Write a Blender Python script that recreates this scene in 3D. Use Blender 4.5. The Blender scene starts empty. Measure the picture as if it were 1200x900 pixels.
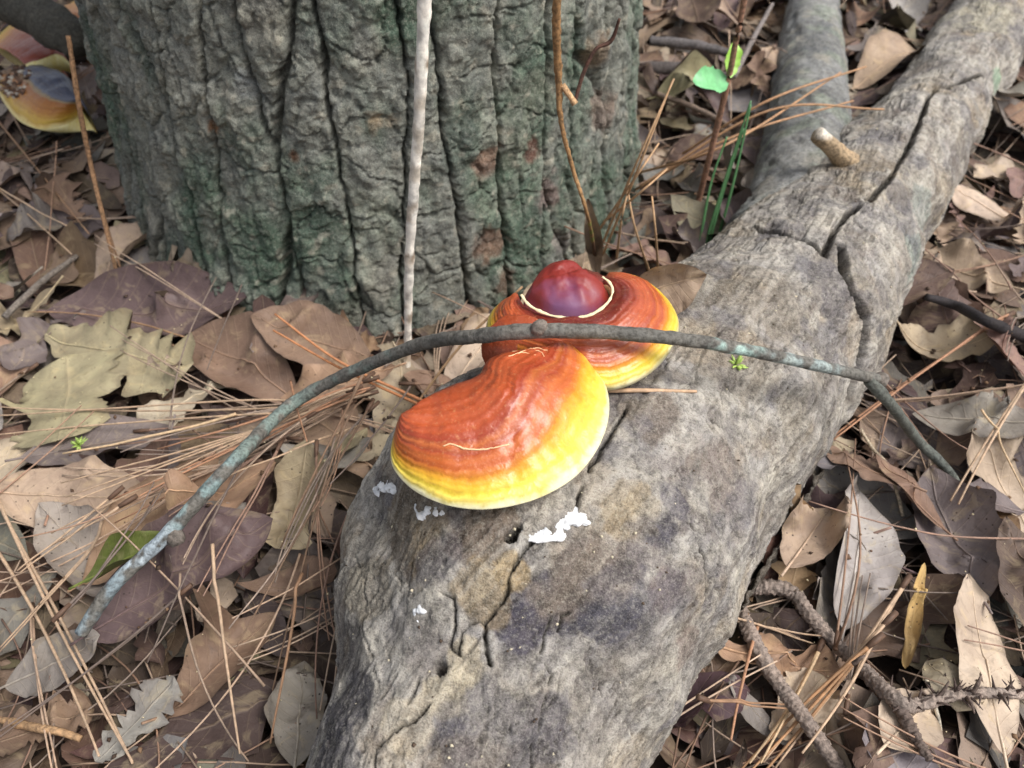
import bpy, math, random
import numpy as np
from mathutils import Vector
from mathutils.bvhtree import BVHTree

random.seed(7); rng = np.random.default_rng(11)
scene = bpy.context.scene
COL = scene.collection

# ------------------------------------------------------------------ camera
CAM_H, PITCH, FPX = 0.5, math.radians(48), 942.0
cam_d = bpy.data.cameras.new('camera'); cam = bpy.data.objects.new('camera', cam_d); COL.objects.link(cam)
cam.location = (0, 0, CAM_H); cam.rotation_euler = (math.radians(90) - PITCH, 0, 0)
cam_d.sensor_width = 36.0; cam_d.lens = 36.0 * FPX / 1200.0
cam_d.clip_start = 0.01; cam_d.clip_end = 200
cam_d.dof.use_dof = True; cam_d.dof.focus_distance = 0.43; cam_d.dof.aperture_fstop = 11
scene.camera = cam

# ------------------------------------------------------------------ light
SUN_EL, SUN_AZ = math.radians(56), math.radians(62)     # azimuth: from +x (right) turned to the far side if positive
world = bpy.data.worlds.new('World'); scene.world = world; world.use_nodes = True
wn, wl = world.node_tree.nodes, world.node_tree.links
bg = wn['Background']
sky = wn.new('ShaderNodeTexSky'); sky.sky_type = 'NISHITA'; sky.sun_disc = False
sky.sun_elevation = SUN_EL; sky.sun_rotation = SUN_AZ
sky.dust_density = 5.0; sky.air_density = 1.0; sky.ozone_density = 0.6
hs = wn.new('ShaderNodeHueSaturation'); hs.inputs['Saturation'].default_value = 0.42
wl.new(sky.outputs[0], hs.inputs['Color']); wl.new(hs.outputs[0], bg.inputs['Color'])
bg.inputs['Strength'].default_value = 0.125
sun_d = bpy.data.lights.new('sun', 'SUN'); sun_d.energy = 1.5; sun_d.angle = math.radians(24); sun_d.color = (1.0, 0.99, 0.975)
sun = bpy.data.objects.new('sun', sun_d); COL.objects.link(sun)
sdir = Vector((math.sin(SUN_AZ) * math.cos(SUN_EL), math.cos(SUN_AZ) * math.cos(SUN_EL) * -0.5, math.sin(SUN_EL)))
sun.rotation_euler = sdir.to_track_quat('Z', 'Y').to_euler(); sun.location = (0.6, -0.4, 3)
sky.sun_rotation = math.atan2(sdir.x, sdir.y)
scene.view_settings.view_transform = 'Standard'; scene.view_settings.look = 'None'
scene.view_settings.exposure = 0.55; scene.view_settings.gamma = 1.0
scene.view_settings.use_curve_mapping = False

# ------------------------------------------------------------------ small maths
def S(r, g, b):
    f = lambda c: (c / 255 / 12.92) if c <= 10 else ((c / 255 + 0.055) / 1.055) ** 2.4
    return np.array([f(r), f(g), f(b)])
def ray(px, py):
    u = (px - 600) / FPX; v = (450 - py) / FPX
    return np.array([u, math.cos(PITCH) + v * math.sin(PITCH), -math.sin(PITCH) + v * math.cos(PITCH)])
def at(px, py, z=0.0):
    d = ray(px, py); return np.array([0, 0, CAM_H]) + d * ((z - CAM_H) / d[2])
def aty(px, py, y):
    d = ray(px, py); return np.array([0, 0, CAM_H]) + d * (y / d[1])
_perm = np.random.default_rng(3).permutation(512).astype(np.int64)
_perm = np.concatenate([_perm, _perm, _perm])
_g = np.random.default_rng(4).normal(size=(512, 3)); _g /= np.linalg.norm(_g, axis=1)[:, None]
_gx, _gy, _gz = [np.ascontiguousarray(_g[:, k].astype(np.float32)) for k in range(3)]
def perlin(p):
    p = np.asarray(p, np.float32); fl = np.floor(p); f = p - fl; i = fl.astype(np.int32) & 255
    w = f * f * f * (f * (f * 6 - 15) + 10); fx, fy, fz = f[:, 0], f[:, 1], f[:, 2]; wx, wy, wz = w[:, 0], w[:, 1], w[:, 2]
    ix, iy, iz = i[:, 0], i[:, 1], i[:, 2]; res = []
    for dx in (0, 1):
        hx_ = _perm[ix + dx] + iy; r_y = []
        for dy in (0, 1):
            hy_ = _perm[hx_ + dy] + iz; r_z = []
            for dz in (0, 1):
                h = _perm[hy_ + dz]; r_z.append(_gx[h] * (fx - dx) + _gy[h] * (fy - dy) + _gz[h] * (fz - dz))
            r_y.append(r_z[0] + wz * (r_z[1] - r_z[0]))
        res.append(r_y[0] + wy * (r_y[1] - r_y[0]))
    return (res[0] + wx * (res[1] - res[0])) * 1.5
def fbm(p, oct=4, gain=0.5):
    p = np.asarray(p, np.float32); a, s, o = 1.0, 0, 0
    for k in range(oct):
        s = s + a * perlin(p + 17.3 * k); p = p * 2.03; a *= gain
    return s
def hash2(i, j, k):
    h = _perm[_perm[_perm[i & 255] + (j & 255)] + k]; return (h * 0.6180339887 * 7.13) % 1.0
def worley(x, y):
    i, j = np.floor(x).astype(np.int64), np.floor(y).astype(np.int64)
    f1 = np.full(x.shape, 9.); f2 = f1.copy(); idn = np.zeros(x.shape)
    for a in (-1, 0, 1):
        for b in (-1, 0, 1):
            cx = i + a + 0.15 + 0.7 * hash2(i + a, j + b, 5); cy = j + b + 0.05 + 0.9 * hash2(i + a, j + b, 9)
            d = np.hypot(x - cx, y - cy); m = d < f1
            f2 = np.where(m, f1, np.minimum(f2, d)); idn = np.where(m, hash2(i + a, j + b, 21), idn); f1 = np.where(m, d, f1)
    return f1, f2, idn
def sst(a, b, x):
    t = np.clip((x - a) / (b - a), 0, 1); return t * t * (3 - 2 * t)
def mix(a, b, t):
    t = np.asarray(t)[:, None]; return a * (1 - t) + b * t
def spline(P, n):
    """Catmull-Rom through control rows P, n samples"""
    P = np.asarray(P, float); m = len(P)
    if m == 2: return P[0] + (P[1] - P[0]) * np.linspace(0, 1, n)[:, None]
    Q = np.vstack([2 * P[0] - P[1], P, 2 * P[-1] - P[-2]])
    L = np.concatenate([[0], np.cumsum(np.linalg.norm(np.diff(P[:, :2] if P.shape[1] == 2 else P[:, :3], axis=0), axis=1))])
    u = np.interp(np.linspace(0, L[-1], n), L, np.arange(m)); k = np.clip(u.astype(int), 0, m - 2); t = (u - k)[:, None]
    a, b, c, d = Q[k], Q[k + 1], Q[k + 2], Q[k + 3]
    return 0.5 * (2 * b + (c - a) * t + (2 * a - 5 * b + 4 * c - d) * t * t + (3 * b - a - 3 * c + d) * t ** 3)

# ------------------------------------------------------------------ mesh helpers
def mesh_np(name, V, F, col=None, lf=None, mat=None, smooth=True, mats=None, fm=None):
    me = bpy.data.meshes.new(name); V = np.asarray(V, np.float32); F = np.asarray(F, np.int32); k = F.shape[1]
    me.vertices.add(len(V)); me.vertices.foreach_set('co', V.ravel())
    me.loops.add(F.size); me.loops.foreach_set('vertex_index', F.ravel())
    me.polygons.add(len(F)); me.polygons.foreach_set('loop_start', np.arange(0, F.size, k, dtype=np.int32))
    me.polygons.foreach_set('loop_total', np.full(len(F), k, np.int32))
    if smooth: me.polygons.foreach_set('use_smooth', np.ones(len(F), bool))
    me.update(calc_edges=True); me.validate()
    if col is not None:
        c = np.ones((len(V), 4), np.float32); c[:, :3] = col
        me.attributes.new('Col', 'FLOAT_COLOR', 'POINT').data.foreach_set('color', c.ravel())
    if lf is not None:
        me.attributes.new('lf', 'FLOAT_VECTOR', 'POINT').data.foreach_set('vector', np.asarray(lf, np.float32).ravel())
    if mat: me.materials.append(mat)
    return me
def obj(name, me, parent=None, loc=None):
    o = bpy.data.objects.new(name, me); COL.objects.link(o)
    if parent is not None: o.parent = parent
    if loc is not None: o.location = loc
    return o
def tag(o, label, cat, group=None):
    o['label'] = label; o['category'] = cat
    if group: o['group'] = group
    return o
def kind(o, k): o['kind'] = k; return o
def empty(name, loc):
    o = bpy.data.objects.new(name, None); o.empty_display_size = 0.02; COL.objects.link(o); o.location = loc; return o
def gfaces(nu, nv, wrap=False):
    i = np.arange(nu - 1)[:, None]; j = np.arange(nv if wrap else nv - 1)[None, :]; j2 = (j + 1) % nv
    return np.stack([i * nv + j, (i + 1) * nv + j, (i + 1) * nv + j2, i * nv + j2], -1).reshape(-1, 4)
def tube(P, r, k=8, rough=0.0, scale=60.0, flat=1.0):
    """closed tapered tube along rows P -> verts, quads"""
    P = np.asarray(P, float); n = len(P); r = np.broadcast_to(np.asarray(r, float), (n,)).copy()
    T = np.gradient(P, axis=0); T /= np.linalg.norm(T, axis=1)[:, None] + 1e-12
    up = np.array([0, 0, 1.0]) if abs(T[:, 2]).mean() < 0.8 else np.array([0, 1.0, 0])
    A = np.cross(T, up); A /= np.linalg.norm(A, axis=1)[:, None] + 1e-12; B = np.cross(A, T)
    P = np.vstack([P[:1], P, P[-1:]]); A = np.vstack([A[:1], A, A[-1:]]); B = np.vstack([B[:1], B, B[-1:]])
    r = np.concatenate([[r[0] * 0.05], r, [r[-1] * 0.05]])
    th = np.linspace(0, 2 * math.pi, k, endpoint=False)
    V = P[:, None] + r[:, None, None] * (np.cos(th)[None, :, None] * A[:, None] + flat * np.sin(th)[None, :, None] * B[:, None])
    V = V.reshape(-1, 3)
    if rough:
        C = np.repeat(P, k, axis=0); d = V - C
        V = C + d * (1 + rough * fbm(V * scale, 3))[:, None]
    return V, gfaces(n + 2, k, True)
class Join:
    def __init__(s): s.V, s.F, s.C, s.L, s.n = [], [], [], [], 0
    def add(s, V, F, col=None, lf=None):
        s.V.append(V); s.F.append(F + s.n); s.n += len(V)
        if col is not None: s.C.append(np.broadcast_to(col, (len(V), 3)))
        if lf is not None: s.L.append(lf)
    def mesh(s, name, mat):
        return mesh_np(name, np.vstack(s.V), np.vstack(s.F), np.vstack(s.C) if s.C else None, np.vstack(s.L) if s.L else None, mat)

# ------------------------------------------------------------------ materials
class NT:
    def __init__(s, name):
        s.m = bpy.data.materials.new(name); s.m.use_nodes = True; s.t = s.m.node_tree; s.b = s.t.nodes['Principled BSDF']
    def n(s, typ, ins=None, **kw):
        x = s.t.nodes.new('ShaderNode' + typ)
        for k, v in kw.items(): setattr(x, k, v)
        for k, v in (ins or {}).items():
            if isinstance(v, bpy.types.NodeSocket): s.t.links.new(v, x.inputs[k])
            else: x.inputs[k].default_value = v
        return x
    def math(s, op, a, b=0.0, clamp=False):
        return s.n('Math', {0: a, 1: b}, operation=op, use_clamp=clamp).outputs[0]
    def noise(s, vec, scale, detail=4, rough=0.55, dist=0.0):
        return s.n('TexNoise', {'Vector': vec, 'Scale': scale, 'Detail': detail, 'Roughness': rough, 'Distortion': dist}).outputs['Fac']
    def ramp(s, fac, stops, interp='LINEAR'):
        x = s.n('ValToRGB', {0: fac}); x.color_ramp.interpolation = interp; e = x.color_ramp.elements
        while len(e) < len(stops): e.new(0.5)
        for k, (p, c) in enumerate(stops):
            e[k].position = p; e[k].color = (*((c, c, c) if np.isscalar(c) else c), 1)
        return x.outputs[0]
    def mixc(s, fac, a, b, mode='MIX'):
        x = s.n('Mix', data_type='RGBA', blend_type=mode)
        for k, v in ((0, fac), (6, a), (7, b)):
            if isinstance(v, bpy.types.NodeSocket): s.t.links.new(v, x.inputs[k])
            else: x.inputs[k].default_value = v if np.isscalar(v) else (*v, 1)
        return x.outputs[2]
    def set(s, **kw):
        for k, v in kw.items():
            k = k.replace('_', ' ')
            if isinstance(v, bpy.types.NodeSocket): s.t.links.new(v, s.b.inputs[k])
            else: s.b.inputs[k].default_value = v
        return s
    def bump(s, h, strength, dist=0.002, normal=None):
        x = s.n('Bump', {'Height': h, 'Strength': strength, 'Distance': dist})
        if normal is not None: s.t.links.new(normal, x.inputs['Normal'])
        s.t.links.new(x.outputs[0], s.b.inputs['Normal']); return x.outputs[0]
    def pos(s): return s.n('NewGeometry').outputs['Position']
    def attr(s, name): return s.n('Attribute', attribute_name=name)

def m_leaf():
    m = NT('dead_leaf'); col = m.attr('Col').outputs['Color']; lf = m.attr('lf').outputs['Vector']
    sp = m.n('SeparateXYZ', {0: lf}); u, v, seed = sp.outputs[0], sp.outputs[1], sp.outputs[2]
    p = m.n('VectorMath', {0: m.n('TexCoord').outputs['Object'], 1: m.n('CombineXYZ', {0: seed, 1: seed, 2: seed}).outputs[0]}, operation='ADD').outputs[0]
    n1 = m.noise(p, 26, 5, 0.6, 0.6); n2 = m.noise(p, 170, 4, 0.65); n3 = m.noise(p, 60, 4, 0.6, 1.0)
    av = m.math('ABSOLUTE', v)
    mid = m.math('SUBTRACT', 1.0, m.math('MULTIPLY', av, 16.0), True)
    sv = m.math('ABSOLUTE', m.math('SUBTRACT', m.math('FRACT', m.math('MULTIPLY', m.math('SUBTRACT', u, m.math('MULTIPLY', av, 0.16)), 11.0)), 0.5))
    sv = m.math('SUBTRACT', 1.0, m.math('MULTIPLY', sv, 13.0), True)
    vein = m.math('MAXIMUM', mid, m.math('MULTIPLY', sv, 0.4), True)
    c = m.mixc(m.ramp(n1, [(0.36, 0), (0.66, 1)]), m.mixc(1.0, col, (0.66, 0.64, 0.66), 'MULTIPLY'), col)
    c = m.mixc(m.math('MULTIPLY', m.ramp(n3, [(0.55, 0), (0.66, 1)]), 0.45), c, m.mixc(0.5, m.mixc(1.0, c, (1.45, 1.35, 1.1), 'MULTIPLY'), S(188, 172, 138)))
    c = m.mixc(m.math('MULTIPLY', m.ramp(n3, [(0.3, 1), (0.4, 0)]), 0.35), c, S(76, 64, 58))
    c = m.mixc(m.math('MULTIPLY', m.ramp(n2, [(0.3, 1), (0.46, 0)]), 0.35), c, m.mixc(1.0, c, (0.5, 0.46, 0.43), 'MULTIPLY'))
    vo = m.n('TexVoronoi', {'Vector': p, 'Scale': 210.0}).outputs['Distance']
    c = m.mixc(m.math('MULTIPLY', m.ramp(vo, [(0.08, 1), (0.17, 0)]), m.ramp(n1, [(0.5, 0), (0.6, 1)])), c, S(52, 40, 34))
    c = m.mixc(m.math('MULTIPLY', vein, 0.35), c, m.mixc(0.5, c, S(205, 180, 145)))
    edge = m.math('MULTIPLY', m.ramp(m.math('ADD', av, m.math('MULTIPLY', m.math('SUBTRACT', n3, 0.5), 0.9)), [(0.86, 0), (1.0, 1)]), 0.55)
    c = m.mixc(edge, c, m.mixc(0.6, c, S(70, 54, 46)))
    m.set(Base_Color=c, Roughness=m.ramp(n3, [(0.3, 0.5), (0.7, 0.8)]))
    m.b.inputs['Specular IOR Level'].default_value = 0.35
    h = m.math('ADD', m.math('MULTIPLY', vein, 0.5), m.math('MULTIPLY', n2, 0.7))
    m.bump(m.math('ADD', h, n3), 0.55, 0.0016)
    return m.m
def m_col(name, rough=0.7, scale=250, amt=0.35, bump=0.3, spec=0.3):
    m = NT(name); col = m.attr('Col').outputs['Color']; p = m.n('TexCoord').outputs['Object']
    n = m.noise(p, scale, 4, 0.6); n2 = m.noise(p, scale * 0.22, 3, 0.6)
    c = m.mixc(m.ramp(n, [(0.35, 1), (0.6, 0)]), col, m.mixc(amt, col, (0.02, 0.016, 0.013)))
    c = m.mixc(m.ramp(n2, [(0.4, 0), (0.75, 1)]), c, m.mixc(1.0, c, (1.35, 1.3, 1.25), 'MULTIPLY'))
    m.set(Base_Color=c, Roughness=rough); m.b.inputs['Specular IOR Level'].default_value = spec
    m.bump(n, bump, 0.001); return m.m
def m_bark(name, scale, bump):
    m = NT(name); col = m.attr('Col').outputs['Color']; p = m.pos()
    n = m.noise(p, scale, 6, 0.68); n2 = m.noise(p, scale * 3.1, 4, 0.65); n3 = m.noise(p, scale * 0.3, 4, 0.6, 0.8)
    c = m.mixc(m.ramp(n, [(0.3, 1), (0.58, 0)]), col, m.mixc(0.62, col, S(38, 36, 32)))
    c = m.mixc(m.ramp(n2, [(0.5, 0), (0.72, 1)]), c, m.mixc(0.35, c, S(196, 192, 178)))
    c = m.mixc(m.math('MULTIPLY', m.ramp(n2, [(0.28, 1), (0.42, 0)]), 0.55), c, S(34, 31, 28))
    c = m.mixc(m.ramp(n3, [(0.35, 0), (0.7, 1)]), m.mixc(1.0, c, (0.84, 0.84, 0.86), 'MULTIPLY'), m.mixc(1.0, c, (1.16, 1.14, 1.08), 'MULTIPLY'))
    n4 = m.noise(p, scale * 8, 3, 0.7)
    c = m.mixc(m.math('MULTIPLY', m.ramp(n4, [(0.3, 1), (0.48, 0)]), 0.6), c, m.mixc(0.75, c, S(40, 36, 32)))
    c = m.mixc(m.math('MULTIPLY', m.ramp(n4, [(0.56, 0), (0.72, 1)]), 0.5), c, m.mixc(0.6, c, S(206, 200, 186)))
    m.set(Base_Color=c, Roughness=0.85); m.b.inputs['Specular IOR Level'].default_value = 0.2
    m.bump(m.math('ADD', m.math('ADD', n, m.math('MULTIPLY', n2, 0.5)), m.math('MULTIPLY', n4, 0.3)), bump, 0.003); return m.m
def m_soil():
    m = NT('humus'); p = m.pos(); n = m.noise(p, 40, 6, 0.7); n2 = m.noise(p, 9, 4, 0.6)
    c = m.ramp(n, [(0.3, S(30, 24, 20)), (0.55, S(66, 52, 42)), (0.75, S(105, 84, 66))])
    c = m.mixc(m.ramp(n2, [(0.4, 0), (0.6, 1)]), c, m.mixc(0.5, c, S(92, 78, 68)))
    m.set(Base_Color=c, Roughness=0.95); m.bump(n, 0.8, 0.01); return m.m
def m_cap(name, stops, dist=0.02):
    m = NT(name); lf = m.attr('lf').outputs['Vector']; sp = m.n('SeparateXYZ', {0: lf}); p = m.n('TexCoord').outputs['Object']
    n = m.noise(p, 55, 4, 0.6); n2 = m.noise(p, 260, 3, 0.6); n3 = m.noise(p, 110, 3, 0.6, 1.5)
    s = m.math('ADD', sp.outputs[0], m.math('MULTIPLY', m.math('SUBTRACT', n, 0.5), 0.09))
    s = m.math('ADD', s, m.math('MULTIPLY', m.math('SUBTRACT', n3, 0.5), 0.05), True)
    c = m.mixc(1.0, m.ramp(s, stops), (0.86, 0.86, 0.86), 'MULTIPLY')
    c = m.mixc(m.math('MULTIPLY', m.ramp(n3, [(0.3, 1), (0.5, 0)]), 0.22), c, m.mixc(1.0, c, (0.62, 0.45, 0.4), 'MULTIPLY'))
    bd = m.math('MULTIPLY', m.math('ADD', m.math('SINE', m.math('MULTIPLY', s, 95.0)), m.math('SINE', m.math('MULTIPLY', s, 61.0))), 0.5)
    c = m.mixc(m.math('MULTIPLY', m.ramp(bd, [(0.05, 0), (0.6, 1)]), 0.36), c, m.mixc(1.0, c, (0.74, 0.58, 0.5), 'MULTIPLY'))
    c = m.mixc(m.math('MULTIPLY', m.ramp(m.noise(p, 900, 2, 0.6), [(0.58, 0), (0.72, 1)]), 0.3), c, m.mixc(0.5, c, S(236, 190, 140)))
    c = m.mixc(m.math('MULTIPLY', m.ramp(n2, [(0.62, 0), (0.8, 1)]), 0.25), c, S(250, 205, 140))
    m.set(Base_Color=c, Roughness=m.ramp(n3, [(0.3, 0.3), (0.7, 0.48)]))
    m.b.inputs['Coat Weight'].default_value = 0.25; m.b.inputs['Coat Roughness'].default_value = 0.22
    m.b.inputs['Specular IOR Level'].default_value = 0.5
    m.bump(m.math('ADD', m.math('ADD', n2, m.math('MULTIPLY', n, 1.2)), m.math('MULTIPLY', bd, -0.5)), 0.32, 0.0014); return m.m
M_LEAF = m_leaf(); M_NEEDLE = m_col('dry_needle', 0.6, 300, 0.3, 0.15)
M_TWIG = m_col('twig_bark', 0.8, 420, 0.6, 0.9); M_TRUNK = m_bark('oak_bark', 130, 0.9); M_LOG = m_bark('log_bark', 150, 0.65)
M_SOIL = m_soil(); M_GREEN = m_col('fresh_leaf', 0.45, 200, 0.2, 0.15, 0.45); M_BLEACH = m_col('bleached_stem', 0.75, 160, 0.4, 0.6); M_CRUMB = m_col('crumb', 0.8, 300, 0.2, 0.2)

# ------------------------------------------------------------------ ground
def ground_z(x, y):
    x = np.asarray(x, float); p = np.stack([x * 3.1, np.asarray(y, float) * 3.1, np.full(x.shape, 2.2)], -1).reshape(-1, 3)
    near = np.exp(-((x / 3) ** 2 + ((y - 0.7) / 3) ** 2))
    return (0.014 * fbm(p, 3).reshape(x.shape)) * near - 0.006
def axis_pts(lo, hi, a, b, n):
    o = np.geomspace(0.05, 1, 14)
    return np.concatenate([(a - (a - lo) * o)[::-1], np.linspace(a, b, n), b + (hi - b) * o])
gx = axis_pts(-60, 60, -1.4, 1.6, 150); gy = axis_pts(-60, 60, -0.5, 2.3, 140)
GX, GY = np.meshgrid(gx, gy, indexing='ij')
ground = obj('ground', mesh_np('ground', np.stack([GX, GY, ground_z(GX, GY)], -1).reshape(-1, 3), gfaces(len(gx), len(gy)), mat=M_SOIL))
kind(ground, 'structure')

# ------------------------------------------------------------------ oak trunk
TC = np.array([-0.138, 0.778]); 
def trunk_R(t, z):
    fl = 0.045 + 0.008 * np.cos(3 * t + 0.6) + 0.010 * np.cos(2 * t)
    return 0.247 + fl * np.exp(-np.clip(z, -0.03, 9) / 0.13) + 0.006 * np.sin(2 * t + 1)
def trunk_pos(t, z, d=0.0):
    R = trunk_R(t, z) + d
    lean = 0.02 * z
    return np.stack([TC[0] + lean + R * np.sin(t), TC[1] + 0.03 * z - R * np.cos(t), z], -1)
t_a = np.concatenate([np.linspace(-math.pi, -1.8, 40)[:-1], np.linspace(-1.8, 1.8, 640), np.linspace(1.8, math.pi, 40)[1:-1]])
z_a = np.concatenate([np.linspace(-0.05, 0.5, 470), np.linspace(0.51, 2.2, 70)])
tt, zz = np.meshgrid(t_a, z_a, indexing='ij'); tt = tt.ravel(); zz = zz.ravel()
s_ = tt * 0.265; q = np.stack([s_, zz, np.zeros_like(s_)], 1)
wx = 0.011 * fbm(q * [9, 5, 1] + 3.1, 3); wz = 0.03 * fbm(q * [10, 6, 1] + 9.1, 2)
sx = s_ + .8 * wx + 0.003 * fbm(q * [45, 30, 1], 2) + .0014 * fbm(q * 150 + 4, 2)
lumpy = fbm(q * [12, 8, 1] + 14, 2)
f1, f2, idn = worley(sx / 0.042, (zz + wz) / 0.27); d1 = f2 - f1
g1, g2, id2 = worley((s_ + 0.8 * wx + 0.005 * fbm(q * 60, 2)) / 0.05 + 40, (zz + wz + 0.006 * fbm(q * 50 + 5, 2)) / 0.055 + 40); d2 = g2 - g1
furrow = 1 - sst(0.0, 0.24, d1); fur_c = (1 - sst(0.0, 0.062 + 0.05 * lumpy + .02 * fbm(q * 80, 2), d1))
crack = (1 - sst(0, 0.055, d2)) * (id2 > 0.45)
e1, e2, id3 = worley((s_ + 0.004 * fbm(q * 70, 2)) / 0.016 + 9, (zz + 0.004 * fbm(q * 70 + 8, 2)) / 0.022 + 9)
rough = fbm(q * [55, 42, 1] + 1.7, 5, 0.6); lump = fbm(q * [26, 18, 1] + 6.2, 3)
step = sst(-.03, .03, fbm(q * [30, 22, 1] + 40, 3)) + sst(.22, .27, fbm(q * [38, 26, 1] + 60, 3))
disp = 0.0035 * (idn - 0.5) + 0.0008 * lump + 0.0026 * rough - 0.0030 * furrow ** 1.6 - 0.012 * fur_c - 0.004 * crack + 0.0022 * (id3 - 0.5) * sst(0, .12, e2 - e1) - 0.0014 * (1 - sst(0, 0.1, e2 - e1)) + .0017 * step
TV = trunk_pos(tt, zz, disp)
pn = np.stack([tt * 0.265, zz, 0 * zz], 1)
moss = sst(-0.25, 0.45, fbm(pn * [9, 6, 1] + 30, 4)); pale = sst(0.12, 0.6, fbm(pn * [14, 12, 1] + 51, 4))
c = mix(S(144, 147, 138), S(94, 117, 99), moss * 0.95)
c = mix(c, S(178, 178, 166), pale * 0.55)
c = mix(c, S(84, 106, 90), sst(0.1, 0.6, fbm(pn * [22, 9, 1] + 71, 3)) * 0.55)
c = mix(c, S(142, 132, 120), sst(0.3, 0.6, fbm(pn * [12, 8, 1] + 91, 4)) * 0.3)
c = mix(c, S(62, 60, 52), 0.5 * fur_c); c = mix(c, S(168, 168, 158), sst(.9, 1.3, step) * .25)
c = mix(c, S(196, 190, 172), sst(.42, .6, fbm(pn * 95 + 12, 3)) * .5)
TRUNK_HITS = []   # scars filled once the bvh exists
tq = trunk_pos(*[a.ravel() for a in np.meshgrid(np.linspace(-2, 2, 90), np.linspace(-0.05, 0.6, 50), indexing='ij')])
bvh_trunk = BVHTree.FromPolygons([tuple(v) for v in tq], gfaces(90, 50).tolist())
def hit(bvh, px, py):
    d = Vector(ray(px, py)).normalized(); h = bvh.ray_cast(Vector((0, 0, CAM_H)), d)
    return None if h[0] is None else np.array(h[0])
wn_ = 0.5 * fbm(TV * 70, 3)
for (px, py, rp, cc, k) in [(570, 190, 20, S(146, 116, 98), .9), (622, 178, 18, S(108, 72, 62), .9), (572, 285, 24, S(140, 112, 94), .9), (590, 330, 18, S(120, 84, 70), .7),
                            (645, 230, 24, S(150, 128, 122), .8), (700, 60, 26, S(160, 130, 100), .6), (705, 130, 30, S(140, 112, 98), .6), (290, 100, 18, S(170, 175, 172), .8),
                            (110, 62, 10, S(128, 84, 74), .8), (660, 285, 22, S(150, 140, 136), .7), (250, 150, 8, S(140, 100, 66), .9), (343, 182, 10, S(122, 84, 58), .9), (445, 145, 18, S(172, 150, 122), .8),
                            (520, 60, 30, S(150, 152, 142), .5), (430, 70, 26, S(160, 160, 148), .6), (740, 200, 30, S(116, 112, 100), .5)]:
    h = hit(bvh_trunk, px, py)
    if h is None: continue
    r = rp * np.linalg.norm(h - [0, 0, CAM_H]) / FPX
    dd = np.linalg.norm(TV - h, axis=1) / r; w = (1 - sst(0.55, 1.1, dd + wn_)) * k
    c = mix(c, cc, w)
    TV[:, 1] += 0.0018 * w * (dd < 2) * (1 if k >= .9 else 0)
tree = empty('oak_tree', (TC[0], TC[1], 0)); tag(tree, 'thick oak trunk with grey-green furrowed bark standing behind the bracket fungi', 'tree')
TVl = TV - np.array([TC[0], TC[1], 0]); obj('trunk', mesh_np('trunk', TVl, gfaces(len(t_a), len(z_a)), col=c, mat=M_TRUNK), tree)

# ------------------------------------------------------------------ fallen log
LOGC = np.array([[-0.062, 0.0, 0.07], [-0.022, 0.13, 0.08], [-0.002, 0.19, 0.1], [0.024, 0.252, 0.113], [0.084, 0.322, 0.1], [0.174, 0.423, 0.087], [0.243, 0.507, 0.077],
                 [0.341, 0.649, 0.0635], [0.464, 0.815, 0.053], [0.621, 1.045, 0.053], [0.80, 1.30, 0.05]])
NLS = 1270
def log_axis(n, wt=None):
    A = spline(LOGC, n * 4); u = np.linspace(0, 1, len(A)) ** 1.35          # denser near the camera
    return np.stack([np.interp(np.linspace(0, 1, n) ** 1.35, np.linspace(0, 1, len(A)), A[:, k]) for k in range(3)], 1)
def log_surface(n, th, extra=True):
    A = log_axis(n); C = np.stack([A[:, 0], A[:, 1], 0.7 * A[:, 2]], 1); R = A[:, 2]
    T = np.gradient(C, axis=0); T[:, 2] = 0; T /= np.linalg.norm(T, axis=1)[:, None]
    side = np.stack([T[:, 1], -T[:, 0], 0 * R], 1)
    N = np.cos(th)[None, :, None] * side[:, None] + np.sin(th)[None, :, None] * np.array([0, 0, 1.0])
    P = C[:, None] + R[:, None, None] * N
    P = P.reshape(-1, 3); N = N.reshape(-1, 3)
    P = P + N * (0.009 * fbm(P * 9 + 4, 2) + 0.004 * fbm(P * 24 + 2, 2))[:, None]
    return P, N, np.repeat(R, len(th)), np.repeat(C, len(th), axis=0)
th_c = np.linspace(0, 2 * math.pi, 96, endpoint=False); Pc, _, _, _ = log_surface(420, th_c)
bvh_log = BVHTree.FromPolygons([tuple(v) for v in Pc], gfaces(420, 96, True).tolist())
th_l = np.concatenate([np.linspace(-0.75, math.pi + 0.55, 520), np.linspace(math.pi + 0.6, 2 * math.pi - 0.8, 26)])
LP, LN, LR, LC = log_surface(NLS, th_l)
def poly3(pts):
    o = [hit(bvh_log, *p) for p in pts]; o = [h for h in o if h is not None]; return np.array(o)
def seg_dist(P, Q):
    best = np.full(len(P), 9.0)
    lo, hi = Q.min(0) - 0.03, Q.max(0) + 0.03
    m = np.all((P > lo) & (P < hi), axis=1); X = P[m]; b = best[m]
    for a, e in zip(Q[:-1], Q[1:]):
        v = e - a; t = np.clip(((X - a) @ v) / (v @ v + 1e-12), 0, 1); b = np.minimum(b, np.linalg.norm(X - a - t[:, None] * v, axis=1))
    best[m] = b; return best
wob = np.stack([fbm(LP * 90 + 11, 3), fbm(LP * 90 + 31, 3), fbm(LP * 90 + 57, 3)], 1)
LW = LP + 0.0014 * wob
rough = fbm(LP * 60, 5, 0.62); flake = fbm(LP * 26 + 8, 4)
e1, e2, idf = worley(np.arctan2(LN[:, 2], LN @ np.array([.8, -.6, 0])) * 0.09 / 0.02 + 50 + 0.3 * flake, (LP @ np.array([0.6, 0.8, 0])) / 0.05 + 50 + 0.3 * rough)
st1 = fbm(LP * 30 + 61, 4); st2 = fbm(LP * 48 + 83, 4); msk = sst(.05, .35, fbm(LP * 10 + 17, 2))
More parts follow.
